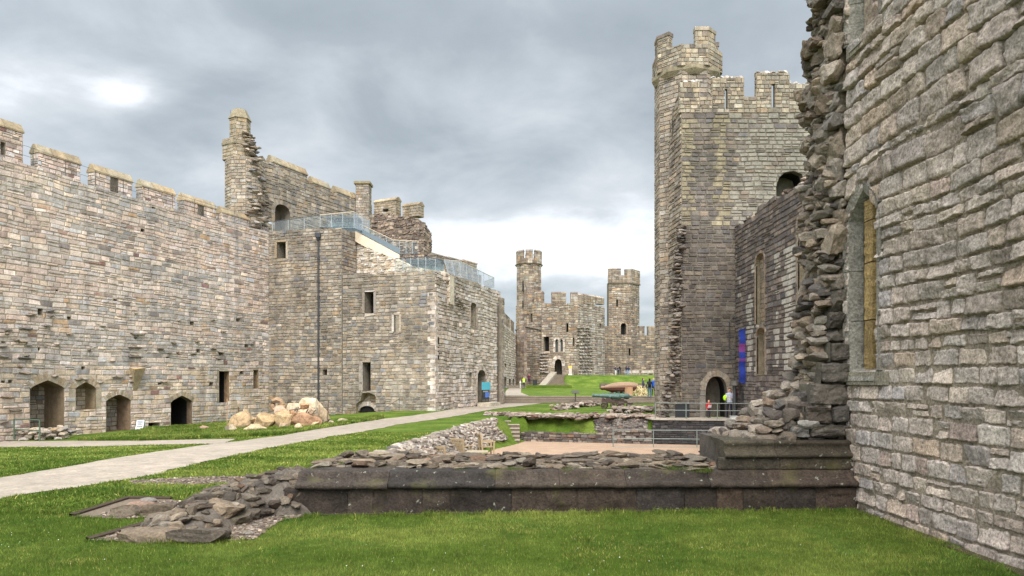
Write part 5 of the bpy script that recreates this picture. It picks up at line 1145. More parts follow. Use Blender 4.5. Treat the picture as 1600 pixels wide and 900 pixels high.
    while z < 9.1:
        h = rng.uniform(.17, .3) if z < 3 else rng.uniform(.12, .38); xl_ = np.interp(z, [.87, 1.1, 1.5, 2, 2.6, 4, 9], [3.45, 3.72, 3.9, 4.0, 4.06, 4.12, 4.14]) + rng.uniform(-.1, .1); dd = rng.uniform(0, .05); Y1 = 9.02 + (0 if z < 2.6 else rng.uniform(0, .12)) + dd
        x = xl_
        while x < NX - .02:
            L_ = rng.uniform(.2, .5); L_ = NX - x if x + L_ > NX - .12 else L_
            if z > 1.9:
                rocks(m, [(x + L_ / 2, Y1 + .16 + rng.uniform(-.03, .05), z + h / 2)], [(L_ * .56, .2, h * .56)], [rng.normal(0, .06)], [rng.normal(0, .04)], (qd if z < 2.7 else qu)(1, np.zeros(1), np.zeros(1), rng), rng, sub=3, boxy=.72, cuts=6); x += L_; continue
            g = Frame((x, Y1), (x + L_, Y1), facing=(x, -5)); stones(m, g, 0, g.L, z, z + h, hr=(h, h + .001), lr=(L_ + .3, L_ + .4), pal=qd if z < 2.7 else qu, res=(12, 10), rough=.05, relief=.02, bev=.02, rng=rng, gap=.012)
            cc = np.array(lin(84, 78, 68)); V = [(x, Y1 + .0, z), (x, Y1 + .4, z), (x, Y1 + .4, z + h - .01), (x, Y1, z + h - .01)]; m.add(V, [(0, 3, 2, 1)], cc)
            x += L_
        z += h
    m.build('pier_quoins', M_rock, t)
    P, Sz, C_ = [], [], []
    palc = palette([(118, 108, 92, 3), (102, 93, 79, 3), (128, 118, 102, 2), (80, 73, 65, 2), (106, 93, 78, .5), (140, 129, 111, 1)], .12)
    z = .86
    while z < 9.1:
        h = rng.uniform(.05, .11); lim = np.interp(z, [.86, 1.05, 1.3, 1.7, 2.2, 3, 5, 9], [3.1, 3.45, 3.75, 3.92, 4.02, 4.11, 4.16, 4.18])
        bulge = (fbm(np.array([[z * 1.7, 3., 0]]), 17, 3)[0] - .5) * .28
        for Yy in np.arange(9.3 if z > 1.3 else 9.16, 10.4 if z < 1.5 else 9.95, .15):
            lx = lim + bulge + .0 + .12 * (fbm(np.array([[Yy * 2, z * 2, 0]]), 5, 2)[0] - .5)
            for k in range(2 + int(max(0, 4.05 - lim) / .28)):
                if rng.random() < .06: continue
                P.append((lx + .02 + k * .2 + rng.uniform(-.06, .06), Yy + rng.uniform(-.08, .08), z)); g_ = rng.random(); Sz.append((rng.uniform(.07, .2), rng.uniform(.07, .17), h * rng.uniform(.7, 1.1) * (1.5 if g_ > .85 else 1)))
        z += h * 1.35
    for _ in range(900):
        z = rng.uniform(1.0, 9.1); P.append((np.interp(z, [.86, 1.3, 2.2, 3, 9], [3.5, 3.85, 4.06, 4.14, 4.18]) + rng.uniform(-.03, .1), rng.uniform(9.28, 9.95), z)); Sz.append((rng.uniform(.04, .1), rng.uniform(.04, .1), rng.uniform(.025, .06)))
    n = len(P); m = MB(); rocks(m, P, Sz, rng.normal(0, .5, n), rng.normal(.1, .22, n), palc(n, np.zeros(n), np.zeros(n), rng), rng, sub=2, boxy=.65); m.build('torn_core', M_rock, t)
    # extra overhanging lumps high up
    P, Sz = [], []
    for _ in range(60):
        z = rng.uniform(1.6, 9); P.append((rng.uniform(4.08, 4.2), rng.uniform(9.3, 9.85), z)); Sz.append((rng.uniform(.12, .2), rng.uniform(.1, .18), rng.uniform(.06, .14)))
    m = MB(); rocks(m, P, Sz, rng.normal(0, .5, 60), rng.normal(.1, .3, 60), palc(60, np.zeros(60), np.zeros(60), rng), rng, sub=3, boxy=.75); m.build('overhanging_stones', M_rock, t)
cross_wall()

def rubble_mound():
    t = thing('rubble_mound', 'dark rubble mound at the left end of the plinth wall beside a gravel bed', 'ruin', (-3.1, 8, 0)); rng = np.random.default_rng(41)
    spine = np.array([g2w(262, 835), g2w(330, 815), g2w(380, 800), g2w(430, 792), (-2.75, 9.0)]); hts = np.array([.14, .3, .38, .42, .5]); wid = np.array([.3, .48, .55, .6, .65])
    def hgt(X, Y):
        d = np.concatenate([[0], np.cumsum(np.hypot(*np.diff(spine, axis=0).T))]); best = np.zeros_like(X)
        for q in np.linspace(0, d[-1], 40):
            x = np.interp(q, d, spine[:, 0]); y = np.interp(q, d, spine[:, 1]); h = np.interp(q, d, hts); w = np.interp(q, d, wid)
            r = np.hypot(X - x, (Y - y)) / w; best = np.maximum(best, h * np.clip(1 - r ** 2.2, 0, 1) ** .8)
        return best
    xs = np.arange(-4.6, -2.2, .03); ys = np.arange(6.6, 9.9, .03); X, Y = np.meshgrid(xs, ys, indexing='ij'); H = hgt(X, Y); q = np.stack([X * 3, Y * 3, 0 * X], -1); rid = 1 - np.abs(fbm(q, 3, 4) - .5) * 2.6
    Z = H * (.66 + .4 * rid) + .03 * (fbm(q * 4, 5, 3) - .5) * (H > .02) - .02
    g = np.arange(X.size).reshape(X.shape); f = np.stack([g[:-1, :-1], g[1:, :-1], g[1:, 1:], g[:-1, 1:]], -1).reshape(-1, 4); k = (H.ravel()[f] > .0).any(1); m = MB()
    cc = np.array(lin(86, 78, 70))[None] * (.8 + .5 * fbm(q.reshape(-1, 3) * 2, 8, 3))[:, None]; m.add(np.stack([X, Y, Z], -1).reshape(-1, 3), f[k], cc); m.build('core', M_rock, t, smooth=True)
    n = 330; X = rng.uniform(-4.3, -2.4, n); Y = rng.uniform(6.9, 9.6, n); H = hgt(X, Y); k = H > .05; X, Y, H = X[k], Y[k], H[k]; n = len(X); sz = rng.uniform((.05, .05, .025), (.16, .13, .07), (n, 3))
    m = MB(); rocks(m, np.stack([X, Y, H * .92], 1), sz, rng.uniform(0, 3, n), rng.normal(0, .25, n), PAL_RUBD(n, X, H, rng) * .8, rng, boxy=.55); m.build('rubble', M_rock, t)
    for (px, py, Y, s, til) in ((372, 768, 8.6, (.2, .14, .045), .1), (330, 766, 9., (.16, .12, .04), .0), (395, 757, 9.1, (.22, .14, .06), 0), (345, 796, 7.9, (.34, .24, .1), .3), (300, 800, 7.9, (.26, .2, .08), .3), (250, 812, 7.7, (.2, .14, .03), .35), (420, 778, 8.7, (.2, .2, .16), 0), (320, 776, 8.9, (.18, .14, .06), 0), (352, 780, 8.5, (.17, .12, .035), 0), (330, 822, 7.6, (.12, .1, .08), 0), (372, 812, 7.9, (.16, .12, .1), 0), (442, 772, 9, (.16, .2, .22), 0)):
        x, y, z = at(px, py, Y); m = MB(); rocks(m, [(x, y, z)], [s], [rng.uniform(-.4, .4)], [til], PAL_RUBD(1, np.zeros(1), np.zeros(1), rng) * .9, rng, sub=3, boxy=.5); m.build('slab', M_rock, t)
    # kerbs and scattered stones on the gravel
    for i, (a, b, w, lab) in enumerate(((g2w(190, 846), g2w(352, 848), .13, 'long low kerb stone lying at the front of the gravel bed'), (g2w(176, 808), g2w(272, 804), .13, 'brown kerb stone on the rear gravel bed left of the mound'))):
        mb = MB(); a = np.array(a); b = np.array(b); L_ = np.hypot(*(b - a)); k = max(2, int(L_ / .45)); an = math.atan2(*(b - a)[::-1])
        P = [(*(a + (b - a) * (j + .5) / k), .05) for j in range(k)]; rocks(mb, P, [(L_ / k * .62, .12, .1)] * k, np.full(k, an), np.zeros(k), PAL_RUBD(k, np.zeros(k), np.zeros(k), rng) * .85, rng, sub=3, boxy=.92, cuts=3); o = mb.build('kerb_stone', M_rock); tag(o, lab, 'kerb stone')
    lab = ['pale round stone at the front edge of the mound', 'small grey stone on the gravel below the mound', 'flat brown stone beside the rear kerb stone', 'lumpy dark stone on the rear gravel bed', 'low tan slab between rear bed and mound', 'small pale stone right of the front kerb']
    for (px, py, s), l in zip(((248, 830, .1), (388, 836, .06), (222, 795, .16), (232, 787, .12), (262, 798, .15), (300, 832, .09)), lab):
        x, y = g2w(px, py); mb = MB(); rocks(mb, [(x, y, s * .25)], [(s, s * .8, s * .45)], [rng.uniform(0, 3)], [0.], PAL_RUB(1, np.zeros(1), np.zeros(1), rng), rng, sub=3, boxy=.5); tag(mb.build('loose_stone', M_rock), l, 'stone', 'stones lying on the gravel beds')
    # earth cut along the back edge of the gravel beds
    for k, pts in enumerate((((112, 808), (200, 780), (268, 781)), ((138, 846), (236, 818), (268, 809)))):
        mb = MB(); W = [g2w(*p) for p in pts]
        for a, b in zip(W[:-1], W[1:]):
            a = np.array(a); b = np.array(b); d = (b - a) / np.hypot(*(b - a)); nn = np.array([-d[1], d[0]]) * .03; v = [(*(a + nn), -.02), (*(b + nn), -.02), (*(b + nn), .04), (*(a + nn), .04), (*(a - nn), -.02), (*(b - nn), -.02), (*(b - nn), .03), (*(a - nn), .03)]
            mb.add(v, [(0, 1, 2, 3), (7, 6, 5, 4), (3, 2, 6, 7)], lin(62, 50, 38))
        tag(mb.build('turf_edge', M_gravel), kind='structure')
rubble_mound()

# ------------------------------------------------------------------ sunken court: banks, retaining walls, steps, railings
def court():
    rng = np.random.default_rng(51)
    t = thing('rubble_bank', 'sloping rubble bank of pale flat stones along the left side of the sunken court', 'ruin', (-2.5, 26, -1))
    n = 2600; Y = rng.uniform(10.5, 41.5, n); w = np.interp(Y, [10.5, 14, 20, 41.5], [1.9, 1.9, 1.5, 1.2]); X = xl(Y) + rng.uniform(.15, 1, n) * w + .1; Z = ground(X, Y)
    sz = rng.uniform((.1, .1, .05), (.3, .25, .12), (n, 3)) ; k = ~((Y > 39.6) & (X > -1.0)); X, Y, Z, sz = X[k], Y[k], Z[k], sz[k]; n = len(X); m = MB(); rocks(m, np.stack([X, Y, Z + .03], 1), sz, rng.uniform(0, 3, n), rng.normal(0, .25, n), palette([(140, 130, 114, 3), (122, 112, 98, 3), (158, 150, 134, 2), (98, 90, 80, 2)], .16)(n, X, Z, rng), rng, boxy=.6); o = m.build('rubble', M_rock, t); 
    # dark wall below the tower platform
    a, b = (7.9, 40.0), (13.0, 38.8); f = Frame(a, b); t = thing('retaining_wall', 'near-black coursed retaining wall under the tower doorway platform', 'wall', (10.5, 39.4, -2)); ft = f.top([(1020, 656.5), (1172, 658)])
    zt = -.6; wallface(t, f, -2.2, lambda q: np.full_like(np.asarray(q, float), zt), thick=.6, pal=palette([(66, 64, 62, 3), (56, 54, 54, 2), (80, 76, 72, 1)], .14), mort=lin(50, 48, 46), hr=(.1, .18), lr=(.25, .5), relief=.02)
    m = MB(); v = [(a[0] - .05, a[1] - .1, zt), (b[0] + .1, b[1] - .1, zt), (13.05, TY, zt), (7.6, TY + 2, zt)]; m.add(v + [(x, y, z + .07) for x, y, z in v], [(4, 5, 6, 7), (0, 1, 5, 4), (3, 0, 4, 7)], lin(158, 148, 134)); m.build('platform_paving', M_gravel, t)
    # ledge wall further left
    a, b = (.5, 41.95), (7.9, 40.0); f = Frame(a, b); t = thing('retaining_wall', 'low rough stone ledge wall at the foot of the grass bank by the court steps', 'wall', (4, 41, -2))
    wallface(t, f, -2.2, ragged(lambda q: np.interp(np.asarray(q, float), [0, 4, 7.2], [-1.42, -1.4, -1.2]), .12, 2, 3), thick=.4, pal=PAL_RUB, hr=(.12, .2), lr=(.2, .45), relief=.04, prot=.05, mort=MORTD)
    n = 800; u = rng.random(n); v = rng.random(n); X = 5.0 + 2.8 * u; Y = yfar(X) + .3 + v * 1.5; k = X > 5.0 + 1.2 * (1 - v) * 0; Z = ground(X, Y); m = MB()
    rocks(m, np.stack([X, Y, Z + .04], 1), rng.uniform((.1, .1, .05), (.3, .25, .13), (n, 3)), rng.uniform(0, 3, n), rng.normal(0, .2, n), PAL_RUB(n, X, Z, rng) * .8, rng); tag(m.build('rubble_slope', M_rock), 'rough dark rubble slope between the grass bank and the black retaining wall', 'ruin')
    # court steps
    def steps(name, label, x0, x1, y0, y1, z0, z1, n, col=lin(122, 108, 94), ca=lin(160, 148, 132), xs=0., cat='steps'):
        t = thing(name, label, cat, ((x0 + x1) / 2, y0, z0)); dz = (z1 - z0) / n; dy = (y1 - y0) / n
        for i in range(n):
            m = MB(); xo = xs * i / n; m.box((x0 + xo, y0 + i * dy, z0 - .6), (x1 + xo, y1 + .05 + .01 * (n - i), z0 + (i + 1) * dz - .05), col); m.box((x0 + xo, y0 + i * dy - .03, z0 + (i + 1) * dz - .049), (x1 + xo, y0 + (i + 1) * dy + .02, z0 + (i + 1) * dz), ca); m.build('step', M_gravel, t)
        return t
    steps('stone_steps', 'narrow flight of stone steps down into the sunken court', -.85, .45, 40.7, 43.2, -1.98, -.58, 7, col=lin(104, 92, 80))
    m = MB(); m.box((-.9, 43.2, -.75), (8, 43.7, -.555), lin(176, 166, 150)); o = m.build('paving_strip', M_gravel); o['kind'] = 'structure'
    steps('wide_steps', 'wide low flight of weathered steps across the ward in front of the upper lawn', -.85, 13.2, 62.9, 65.4, -.42, .2, 4, col=lin(96, 84, 72), ca=lin(150, 136, 120))
    t = steps('stair_flight', 'steep stone stairs climbing to the great tower doorway', 5.7, 9.3, 114., 126.9, .5, 2.7, 12, col=lin(110, 98, 84), ca=lin(134, 122, 106), xs=-1.0 + 1.4)
    m = MB(); v = [(4.3, 114, .2), (5.4, 114, .2), (8.0, 126.9, .2), (6.9, 126.9, .2)]; m.add(v + [(x, y, z) for (x, y, _), z in zip(v, (.9, .9, 3.2, 3.2))], [(4, 5, 6, 7), (0, 1, 5, 4), (3, 0, 4, 7), (1, 2, 6, 5), (2, 3, 7, 6)], lin(150, 140, 124)); m.build('side_wall', M_gravel, t)
    steps('garden_steps', 'few low brown steps beside the hi-vis attendant', -.7, 2.0, 106, 108, .45, .95, 3, col=lin(104, 92, 80))
    m = MB(); m.box((2.0, 107, 0), (9, 113.2, .92), lin(100, 130, 44)); o = m.build('turf_step', M_turf); o['kind'] = 'structure'
    # low foundation walls
    for i, (lab, pts, w, h, nn) in enumerate((('long low foundation wall of pale rubble beyond the paving strip', [g2w(765, 648), g2w(850, 651), g2w(930, 651), g2w(1022, 652)], .5, .12, 420),
                                 ('curved low foundation wall of rubble running back towards the cannons', [g2w(868, 641), g2w(905, 636), g2w(935, 634)], .35, .3, 160),
                                 ('short low foundation wall of dark stones beside the tower foot', [g2w(960, 645), g2w(1022, 643)], .6, .35, 140))):
        p = np.array(pts); d = np.concatenate([[0], np.cumsum(np.hypot(*np.diff(p, axis=0).T))]); q = rng.uniform(0, d[-1], nn); X = np.interp(q, d, p[:, 0]) + rng.normal(0, w * .5, nn); Y = np.interp(q, d, p[:, 1]) + rng.normal(0, w, nn); Z = g0(X, Y) + rng.uniform(0, h, nn)
        m = MB(); rocks(m, np.stack([X, Y, Z], 1), rng.uniform((.12, .12, .06), (.34, .28, .13), (nn, 3)), rng.uniform(0, 3, nn), rng.normal(0, .12, nn), palette([(140, 128, 112, 3), (120, 106, 92, 3), (160, 148, 130, 1), (104, 84, 72, 1)], .15)(nn, X, Z, rng), rng); tag(m.build('foundation_wall', M_rock), lab, 'ruin')
    n = 120; X = rng.uniform(-25.5, -20, n); Y = np.interp(X, [-25.5, -20], [33.5, 40]) - rng.uniform(0, 1., n); 
    base = [g2w(5, 689), g2w(100, 686)]
    X = rng.uniform(base[0][0], base[1][0], n); Y = np.interp(X, [base[0][0], base[1][0]], [base[0][1], base[1][1]]) + rng.uniform(-.3, .8, n); Z = g0(X, Y) + rng.uniform(0, .55, n)
    m = MB(); rocks(m, np.stack([X, Y, Z], 1), rng.uniform((.12, .12, .07), (.35, .28, .14), (n, 3)), rng.uniform(0, 3, n), rng.normal(0, .12, n), PAL_GATE(n, X, Z, rng), rng); tag(m.build('foundation_wall', M_rock), 'low broken stones at the foot of the wide arched recess', 'ruin')
    # railings
    def railing(name, lab, pts, h, rails, col=lin(112, 120, 112), post=None, r=.022, ext=0):
        t = thing(name, lab, 'railing', tuple(pts[0])); pts = [np.array(p, float) for p in pts]
        for k in rails:
            m = MB(); m.tube([p + [0, 0, k] for p in pts], r, col, 6); m.build('rail', M_metal, t)
        for p in (post or pts):
            m = MB(); p = np.array(p, float); m.tube([p - [0, 0, ext], p + [0, 0, h]], r * 1.2, col, 6); m.build('post', M_metal, t)
        return t
    def on(px, Y, z): return ((px - CX) / F * Y, Y, z)
    railing('railing', 'grey green railing along the platform edge in front of the tower doorway', [on(1024, 40., -.55), on(1072, 39.7, -.55), on(1121, 39.3, -.55), on(1170, 38.9, -.55)], .92, (.9, .5))
    railing('railing', 'long grey railing standing on the court floor before the black retaining wall', [on(958, 37.6, -1.95), on(1021, 37.4, -1.95), on(1089, 37.2, -1.95), on(1138, 37., -1.95), on(1172, 36.9, -1.95)], .98, (.95, .5, .06))
    railing('hand_rail', 'short green handrail at the foot of the wide arched recess', [(*g2w(22, 690), -1.5 + .25), (*g2w(62, 690), -1.5 + .25)], 1.0, (1.0, .5), col=lin(70, 90, 72), r=.03)
    x, y = 0, 0; railing('hand_rail', 'single post handrail at the left end of the wide steps', [(-.62, 63.6, 0), (-1.6, 68, .6)], 1.3, (1.25,), col=lin(70, 74, 72), r=.03)
    m = FB.w(FB.S(609), FB.Z(609, 654), .7); n_ = FB.w(FB.S(629), FB.Z(629, 640), .5); railing('hand_rail', 'thin sloping handrail by the stepped recess in the gatehouse', [m, n_], .8, (.75,), col=lin(80, 74, 66), r=.018)
court()

# ------------------------------------------------------------------ sandstone boulder pile with old tools
def boulders():
    rng = np.random.default_rng(61); pals = palette([(172, 142, 104, 3), (164, 130, 92, 2), (180, 156, 122, 3), (156, 122, 90, 1)], .08)
    G = 'small sandstone lumps lying round the boulder pile'
    def at2(px, py, dy=0.):
        x, y = g2w(px, py); k = (y + dy) / y; return x * k, y + dy
    big = [ # px0 px1 ytop ybot  depth offset, label
        (360, 398, 641, 671, 0, 'large flat-faced yellow block at the left end of the boulder pile', (206, 168, 108)),
        (394, 432, 644, 672, .3, 'upright split yellow block second from the left in the boulder pile', (208, 170, 106)),
        (428, 458, 646, 671, .5, 'rounded yellow block in the middle of the boulder pile', (212, 176, 114)),
        (458, 503, 645, 669, .2, 'broad orange boulder at the front right of the pile', (204, 146, 92)),
        (446, 478, 630, 652, 1.6, 'pale cream boulder high on the left slope of the mound', (216, 192, 150)),
        (462, 504, 623, 650, 2.2, 'pale domed boulder forming the top of the pile', (222, 198, 154)),
        (494, 513, 632, 661, 1.4, 'tall curved cream boulder at the right end of the pile', (218, 190, 144)),
        (431, 452, 634, 650, 2.4, 'low pinkish boulder behind the middle of the pile', (206, 176, 142)),
        (380, 415, 663, 675, -.6, 'long low pale stone lying in front of the left block', (216, 190, 138)),
        (356, 370, 662, 676, -.5, 'pointed cream stone by the shovel at the far left', (222, 200, 160)),
        (436, 450, 660, 671, -.3, 'dark-sided square stone at the foot of the middle block', (190, 158, 118)),
        (458, 474, 661, 672, -.4, 'small cream cone-shaped stone before the orange boulder', (220, 192, 144)),
        (505, 526, 655, 664, .0, 'grey cream block right of the pile', (200, 180, 148)),
        (525, 545, 652, 661, .0, 'low pale stone with moss furthest to the right of the pile', (206, 190, 146)),
        (311, 326, 664, 674, .2, 'pinkish stone alone on the verge left of the pile', (206, 160, 124))]
    for x0, x1, yt, yb, dy, lab, c in big:
        x, y = at2((x0 + x1) / 2, max(yb, 668) if dy > 1 else yb, dy * 0); y += dy; k = y / F; w = (x1 - x0) * k / 2; zt = EYE + (HY - yt) * k; z0 = gz(x, y) - .1; h = max(.12, (zt - z0) / 2)
        x = ((x0 + x1) / 2 - CX) * k; m = MB(); rocks(m, [(x, y, z0 + h)], [(w * 1.2, w * .85, h * 1.2)], [rng.uniform(-.3, .3)], [rng.uniform(-.12, .12)], (np.array([lin(*c)]) * .45 + .12 * np.array([[.9, .8, .66]])) * np.array([1, .97, 1.0]), rng, sub=3, boxy=.5, cuts=20)
        tag(m.build('boulder', M_sand), lab, 'boulder')
    m = MB(); x, y = at2(433, 668); y += 3.2; z = at(433, 633, y)[2]; k = y / F; pts = [((433 - CX) * k + .3 * math.cos(a), y, z + .3 * math.sin(a)) for a in np.linspace(0, 2 * math.pi, 9)]; m.tube(pts, [.17, .15, .18, .16, .19, .15, .17, .18, .17], lin(150, 124, 98), 6, caps=False); 
    m.box((pts[0][0] - .3, y - .2, gz(pts[0][0], y) - .1), (pts[0][0] + .2, y + .2, pts[0][2]), lin(190, 156, 122)); tag(m.build('ring_stone', M_sand), 'pinkish hollow ring-shaped stone standing behind the boulder pile', 'boulder')
    for i in range(20):
        px = rng.uniform(392, 512); x, y = g2w(px, 669); y += rng.uniform(-.2, 2.); k = y / F; top = np.interp(px, [392, 430, 455, 480, 505, 512], [646, 645, 636, 628, 640, 655]); zt = EYE + (HY - top) * k; s = rng.uniform(.16, .36); z = rng.uniform(gz(x, y) + .1, max(zt - s * .4, gz(x, y) + .2)); m = MB()
        rocks(m, [((px - CX) * k, y, z)], [(s * 1.2, s, s * .8)], [rng.uniform(0, 3)], [rng.uniform(-.5, .5)], pals(1, np.zeros(1), np.zeros(1), rng), rng, sub=3, boxy=.6, cuts=14); tag(m.build('heaped_stone', M_sand), 'angular sandstone block heaped between the large boulders of the pile', 'stone', 'blocks heaped between the boulders')
    for i in range(16):
        x, y = g2w(rng.uniform(345, 505), rng.uniform(661, 671)); s = rng.uniform(.1, .22); m = MB(); rocks(m, [(x, y, gz(x, y) + s * .3)], [(s, s * .8, s * .6)], [rng.uniform(0, 3)], [0.], pals(1, np.zeros(1), np.zeros(1), rng), rng, sub=2, boxy=.5); tag(m.build('small_stone', M_sand), 'small sandstone lump lying in the grass round the boulder pile', 'stone', G)
    x, y = g2w(359, 676); y -= .3
    t = thing('shovel', 'long handled spade standing upright left of the boulder pile', 'spade', (x, y, gz(x, y))); z = gz(x, y); k = y / F
    m = MB(); m.tube([(x, y, z + .3), (x, y, z + 1.6)], .018, lin(170, 140, 110), 6); m.build('handle', M_wood, t); m = MB(); m.box((x - .1, y - .01, z), (x + .1, y + .01, z + .32), lin(120, 108, 96)); m.build('blade', M_metal, t)
    for i, (px, y0, y1, l, lab) in enumerate(((372, 636, 671, 0, 'thin dark iron rod standing in the left block'), (512, 626, 656, 0, 'rusty iron bar upright at the right of the pile'), (493, 622, 640, 0, 'pale thin rod standing on top of the pile'))):
        X, Y = g2w(px, 671); m = MB(); m.tube([at(px, y1, Y), at(px + 1, y0, Y)], .022, lin(90, 62, 48) if i < 2 else lin(170, 160, 140), 6); tag(m.build('iron_bar', M_metal), lab, 'metal bar')
    X, Y = g2w(465, 668); t = thing('iron_harrow', 'bent dark iron frame with a row of short spikes leaning on the boulders', 'ironwork', at(465, 650, Y + .2))
    for a, b in (((457, 651), (463, 637)), ((462, 648), (466, 636)), ((452, 641), (474, 638)), ((478, 645), (481, 640)), ((482, 645), (485, 639))):
        m = MB(); m.tube([at(*a, Y - .1), at(*b, Y + .2)], .035, lin(84, 66, 54), 6); m.build('bar', M_metal, t)
    for i in range(5): m = MB(); m.tube([at(487 + i * 2.2, 646, Y), at(487 + i * 2.2, 637, Y + .1)], .03, lin(110, 96, 84), 5); m.build('spike', M_metal, t)
boulders()

# ------------------------------------------------------------------ cannons and sculpture
def cannon(label, loc, rz):
    t = thing('cannon', label, 'cannon', loc, 'bronze cannons on iron carriages', rz, local=True)
    prof = [(-1.38, .0), (-1.36, .15), (-1.28, .17), (-1.2, .13), (-.9, .135), (-.88, .16), (-.83, .16), (-.8, .14), (-.3, .16), (-.28, .19), (-.2, .19), (-.18, .17), (.55, .2), (.58, .24), (.7, .245), (.75, .21), (.85, .12), (.9, .06), (.96, .1), (1.05, .1), (1.1, .0)]
    m = MB(); m.tube([(x, 0, .98 + .05 * (-x)) for x, r in prof], [r for x, r in prof], lin(86, 106, 98), 14, caps=False); b = m.build('barrel', M_bronze, t, smooth=False)
    m = MB(); m.tube([(.05, -.34, .98), (.05, .34, .98)], .07, lin(106, 140, 132), 8); m.build('trunnion', M_bronze, b)
    for x in (-.1, .28): m = MB(); m.tube([(x, 0, 1.15), (x + .02, 0, 1.27), (x + .14, 0, 1.27), (x + .16, 0, 1.15)], .03, lin(96, 126, 118), 6); m.build('lifting_handle', M_bronze, b)
    rust = lin(70, 50, 43)
    for s in (-1, 1):
        m = MB(); y = s * .3; pr = [(-.62, .45), (-.62, .84), (-.5, .84), (-.38, .66), (-.2, .84), (.05, .88), (.2, .72), (.34, .7), (.45, .62), (.6, .62), (.7, .46), (1.1, .42), (1.15, .3), (.7, .3), (.5, .46), (-.1, .52), (-.3, .42)]
        c = [(x, y - .04, z) for x, z in pr] + [(x, y + .04, z) for x, z in pr]; n = len(pr); T = tessellate_polygon([[Vector((x, z, 0)) for x, z in pr]])
        m.add(c, [tuple(q) for q in T] + [tuple(v + n for v in q[::-1]) for q in T], rust); m.add(c, [(i, (i + 1) % n, (i + 1) % n + n, i + n) for i in range(n)], rust); m.build('carriage_cheek', M_metal, t)
        for x, r in ((-.42, .27), (.78, .22)):
            m = MB(); yy = y + s * .1; ring_ = [(x + (r - .035) * math.cos(a), yy, r + (r - .035) * math.sin(a)) for a in np.linspace(0, 2 * math.pi, 17)]; m.tube(ring_, .04, rust, 6, caps=False)
            for a in np.linspace(0, math.pi, 5)[:-1]: m.tube([(x - (r - .04) * math.cos(a), yy, r - (r - .04) * math.sin(a)), (x + (r - .04) * math.cos(a), yy, r + (r - .04) * math.sin(a))], .022, rust, 5)
            m.tube([(x, yy - .06, r), (x, yy + .06, r)], .06, rust, 8); m.build('wheel', M_metal, t)
    for x, z in ((-.42, .27), (.78, .22), (.1, .5)): m = MB(); m.tube([(x, -.4, z), (x, .4, z)], .04, rust, 6); m.build('axle', M_metal, t)
    return t
cx1, cy1 = at(953, 640, 51)[0], 51
SCN = .92
c1 = cannon('green bronze cannon in front, its muzzle furthest to the left', (cx1, 51., gz(cx1, 51)), math.radians(-12)); c1.scale = (SCN,) * 3
dup(c1, (at(967, 640, 52.6)[0], 52.6, gz(7.6, 52.6)), math.radians(-9), 'green bronze cannon standing behind and right of the front one')
def sculpture():
    Y = 66.5; z0 = .2; x0, x1 = at(938, 0, Y)[0], at(998, 0, Y)[0]
    t = thing('wooden_sculpture', 'big reddish brown torpedo-shaped wooden hull lying beyond the cannons', 'sculpture', ((x0 + x1) / 2, Y, z0)); L_ = x1 - x0
    prof = [(0, .02), (.02, .2), (.08, .24), (.1, .18), (.14, .28), (.3, .5), (.5, .62), (.75, .62), (.9, .52), (.97, .4), (1.0, .05)]
    m = MB(); n = 14; V, C_ = [], []
    for u, r in prof:
        for j in range(n):
            a = 2 * math.pi * j / n; V.append((x0 + u * L_, Y + r * math.cos(a), z0 + .72 + u * .08 + r * .88 * math.sin(a)))
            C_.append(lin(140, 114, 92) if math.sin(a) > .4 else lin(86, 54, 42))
    k = len(prof); m.add(V, [(i * n + j, (i + 1) * n + j, (i + 1) * n + (j + 1) % n, i * n + (j + 1) % n) for i in range(k - 1) for j in range(n)], C_); m.build('hull', M_wood, t)
    for u in (.3, .7): m = MB(); xx = x0 + u * L_; m.box((xx - .12, Y - .4, z0), (xx + .12, Y + .4, z0 + .3), lin(110, 84, 62)); m.build('cradle', M_wood, t)
    m = MB(); x, y = at(987, 0, 64.2)[0], 65.8; m.tube([(x, y, .2), (x, y, .95)], [.42, .36], lin(166, 130, 96), 12); m.tube([(x, y, .95), (x, y, 1.0)], .38, lin(190, 140, 100), 12); tag(m.build('barrel_stump', M_wood), 'light orange wooden stump in front of the torpedo-shaped hull', 'stump')
    rng = np.random.default_rng(3); m = MB(); x = at(1001, 0, 65.9)[0]
    for i in range(110):
        a = rng.uniform(0, math.pi); r = rng.uniform(.1, .62); p = np.array([x + r * math.cos(a), 65.9 + rng.uniform(-.3, .3), .2 + abs(r * math.sin(a)) * 1.2]); d = rng.normal(0, .2, 3); m.tube([p - d, p + d], .03, np.array(lin(214, 196, 150)) * rng.uniform(.8, 1.1), 4)
    tag(m.build('straw_heap', M_wood), 'heap of pale straw and sticks beside the wooden hull', 'straw')
sculpture()

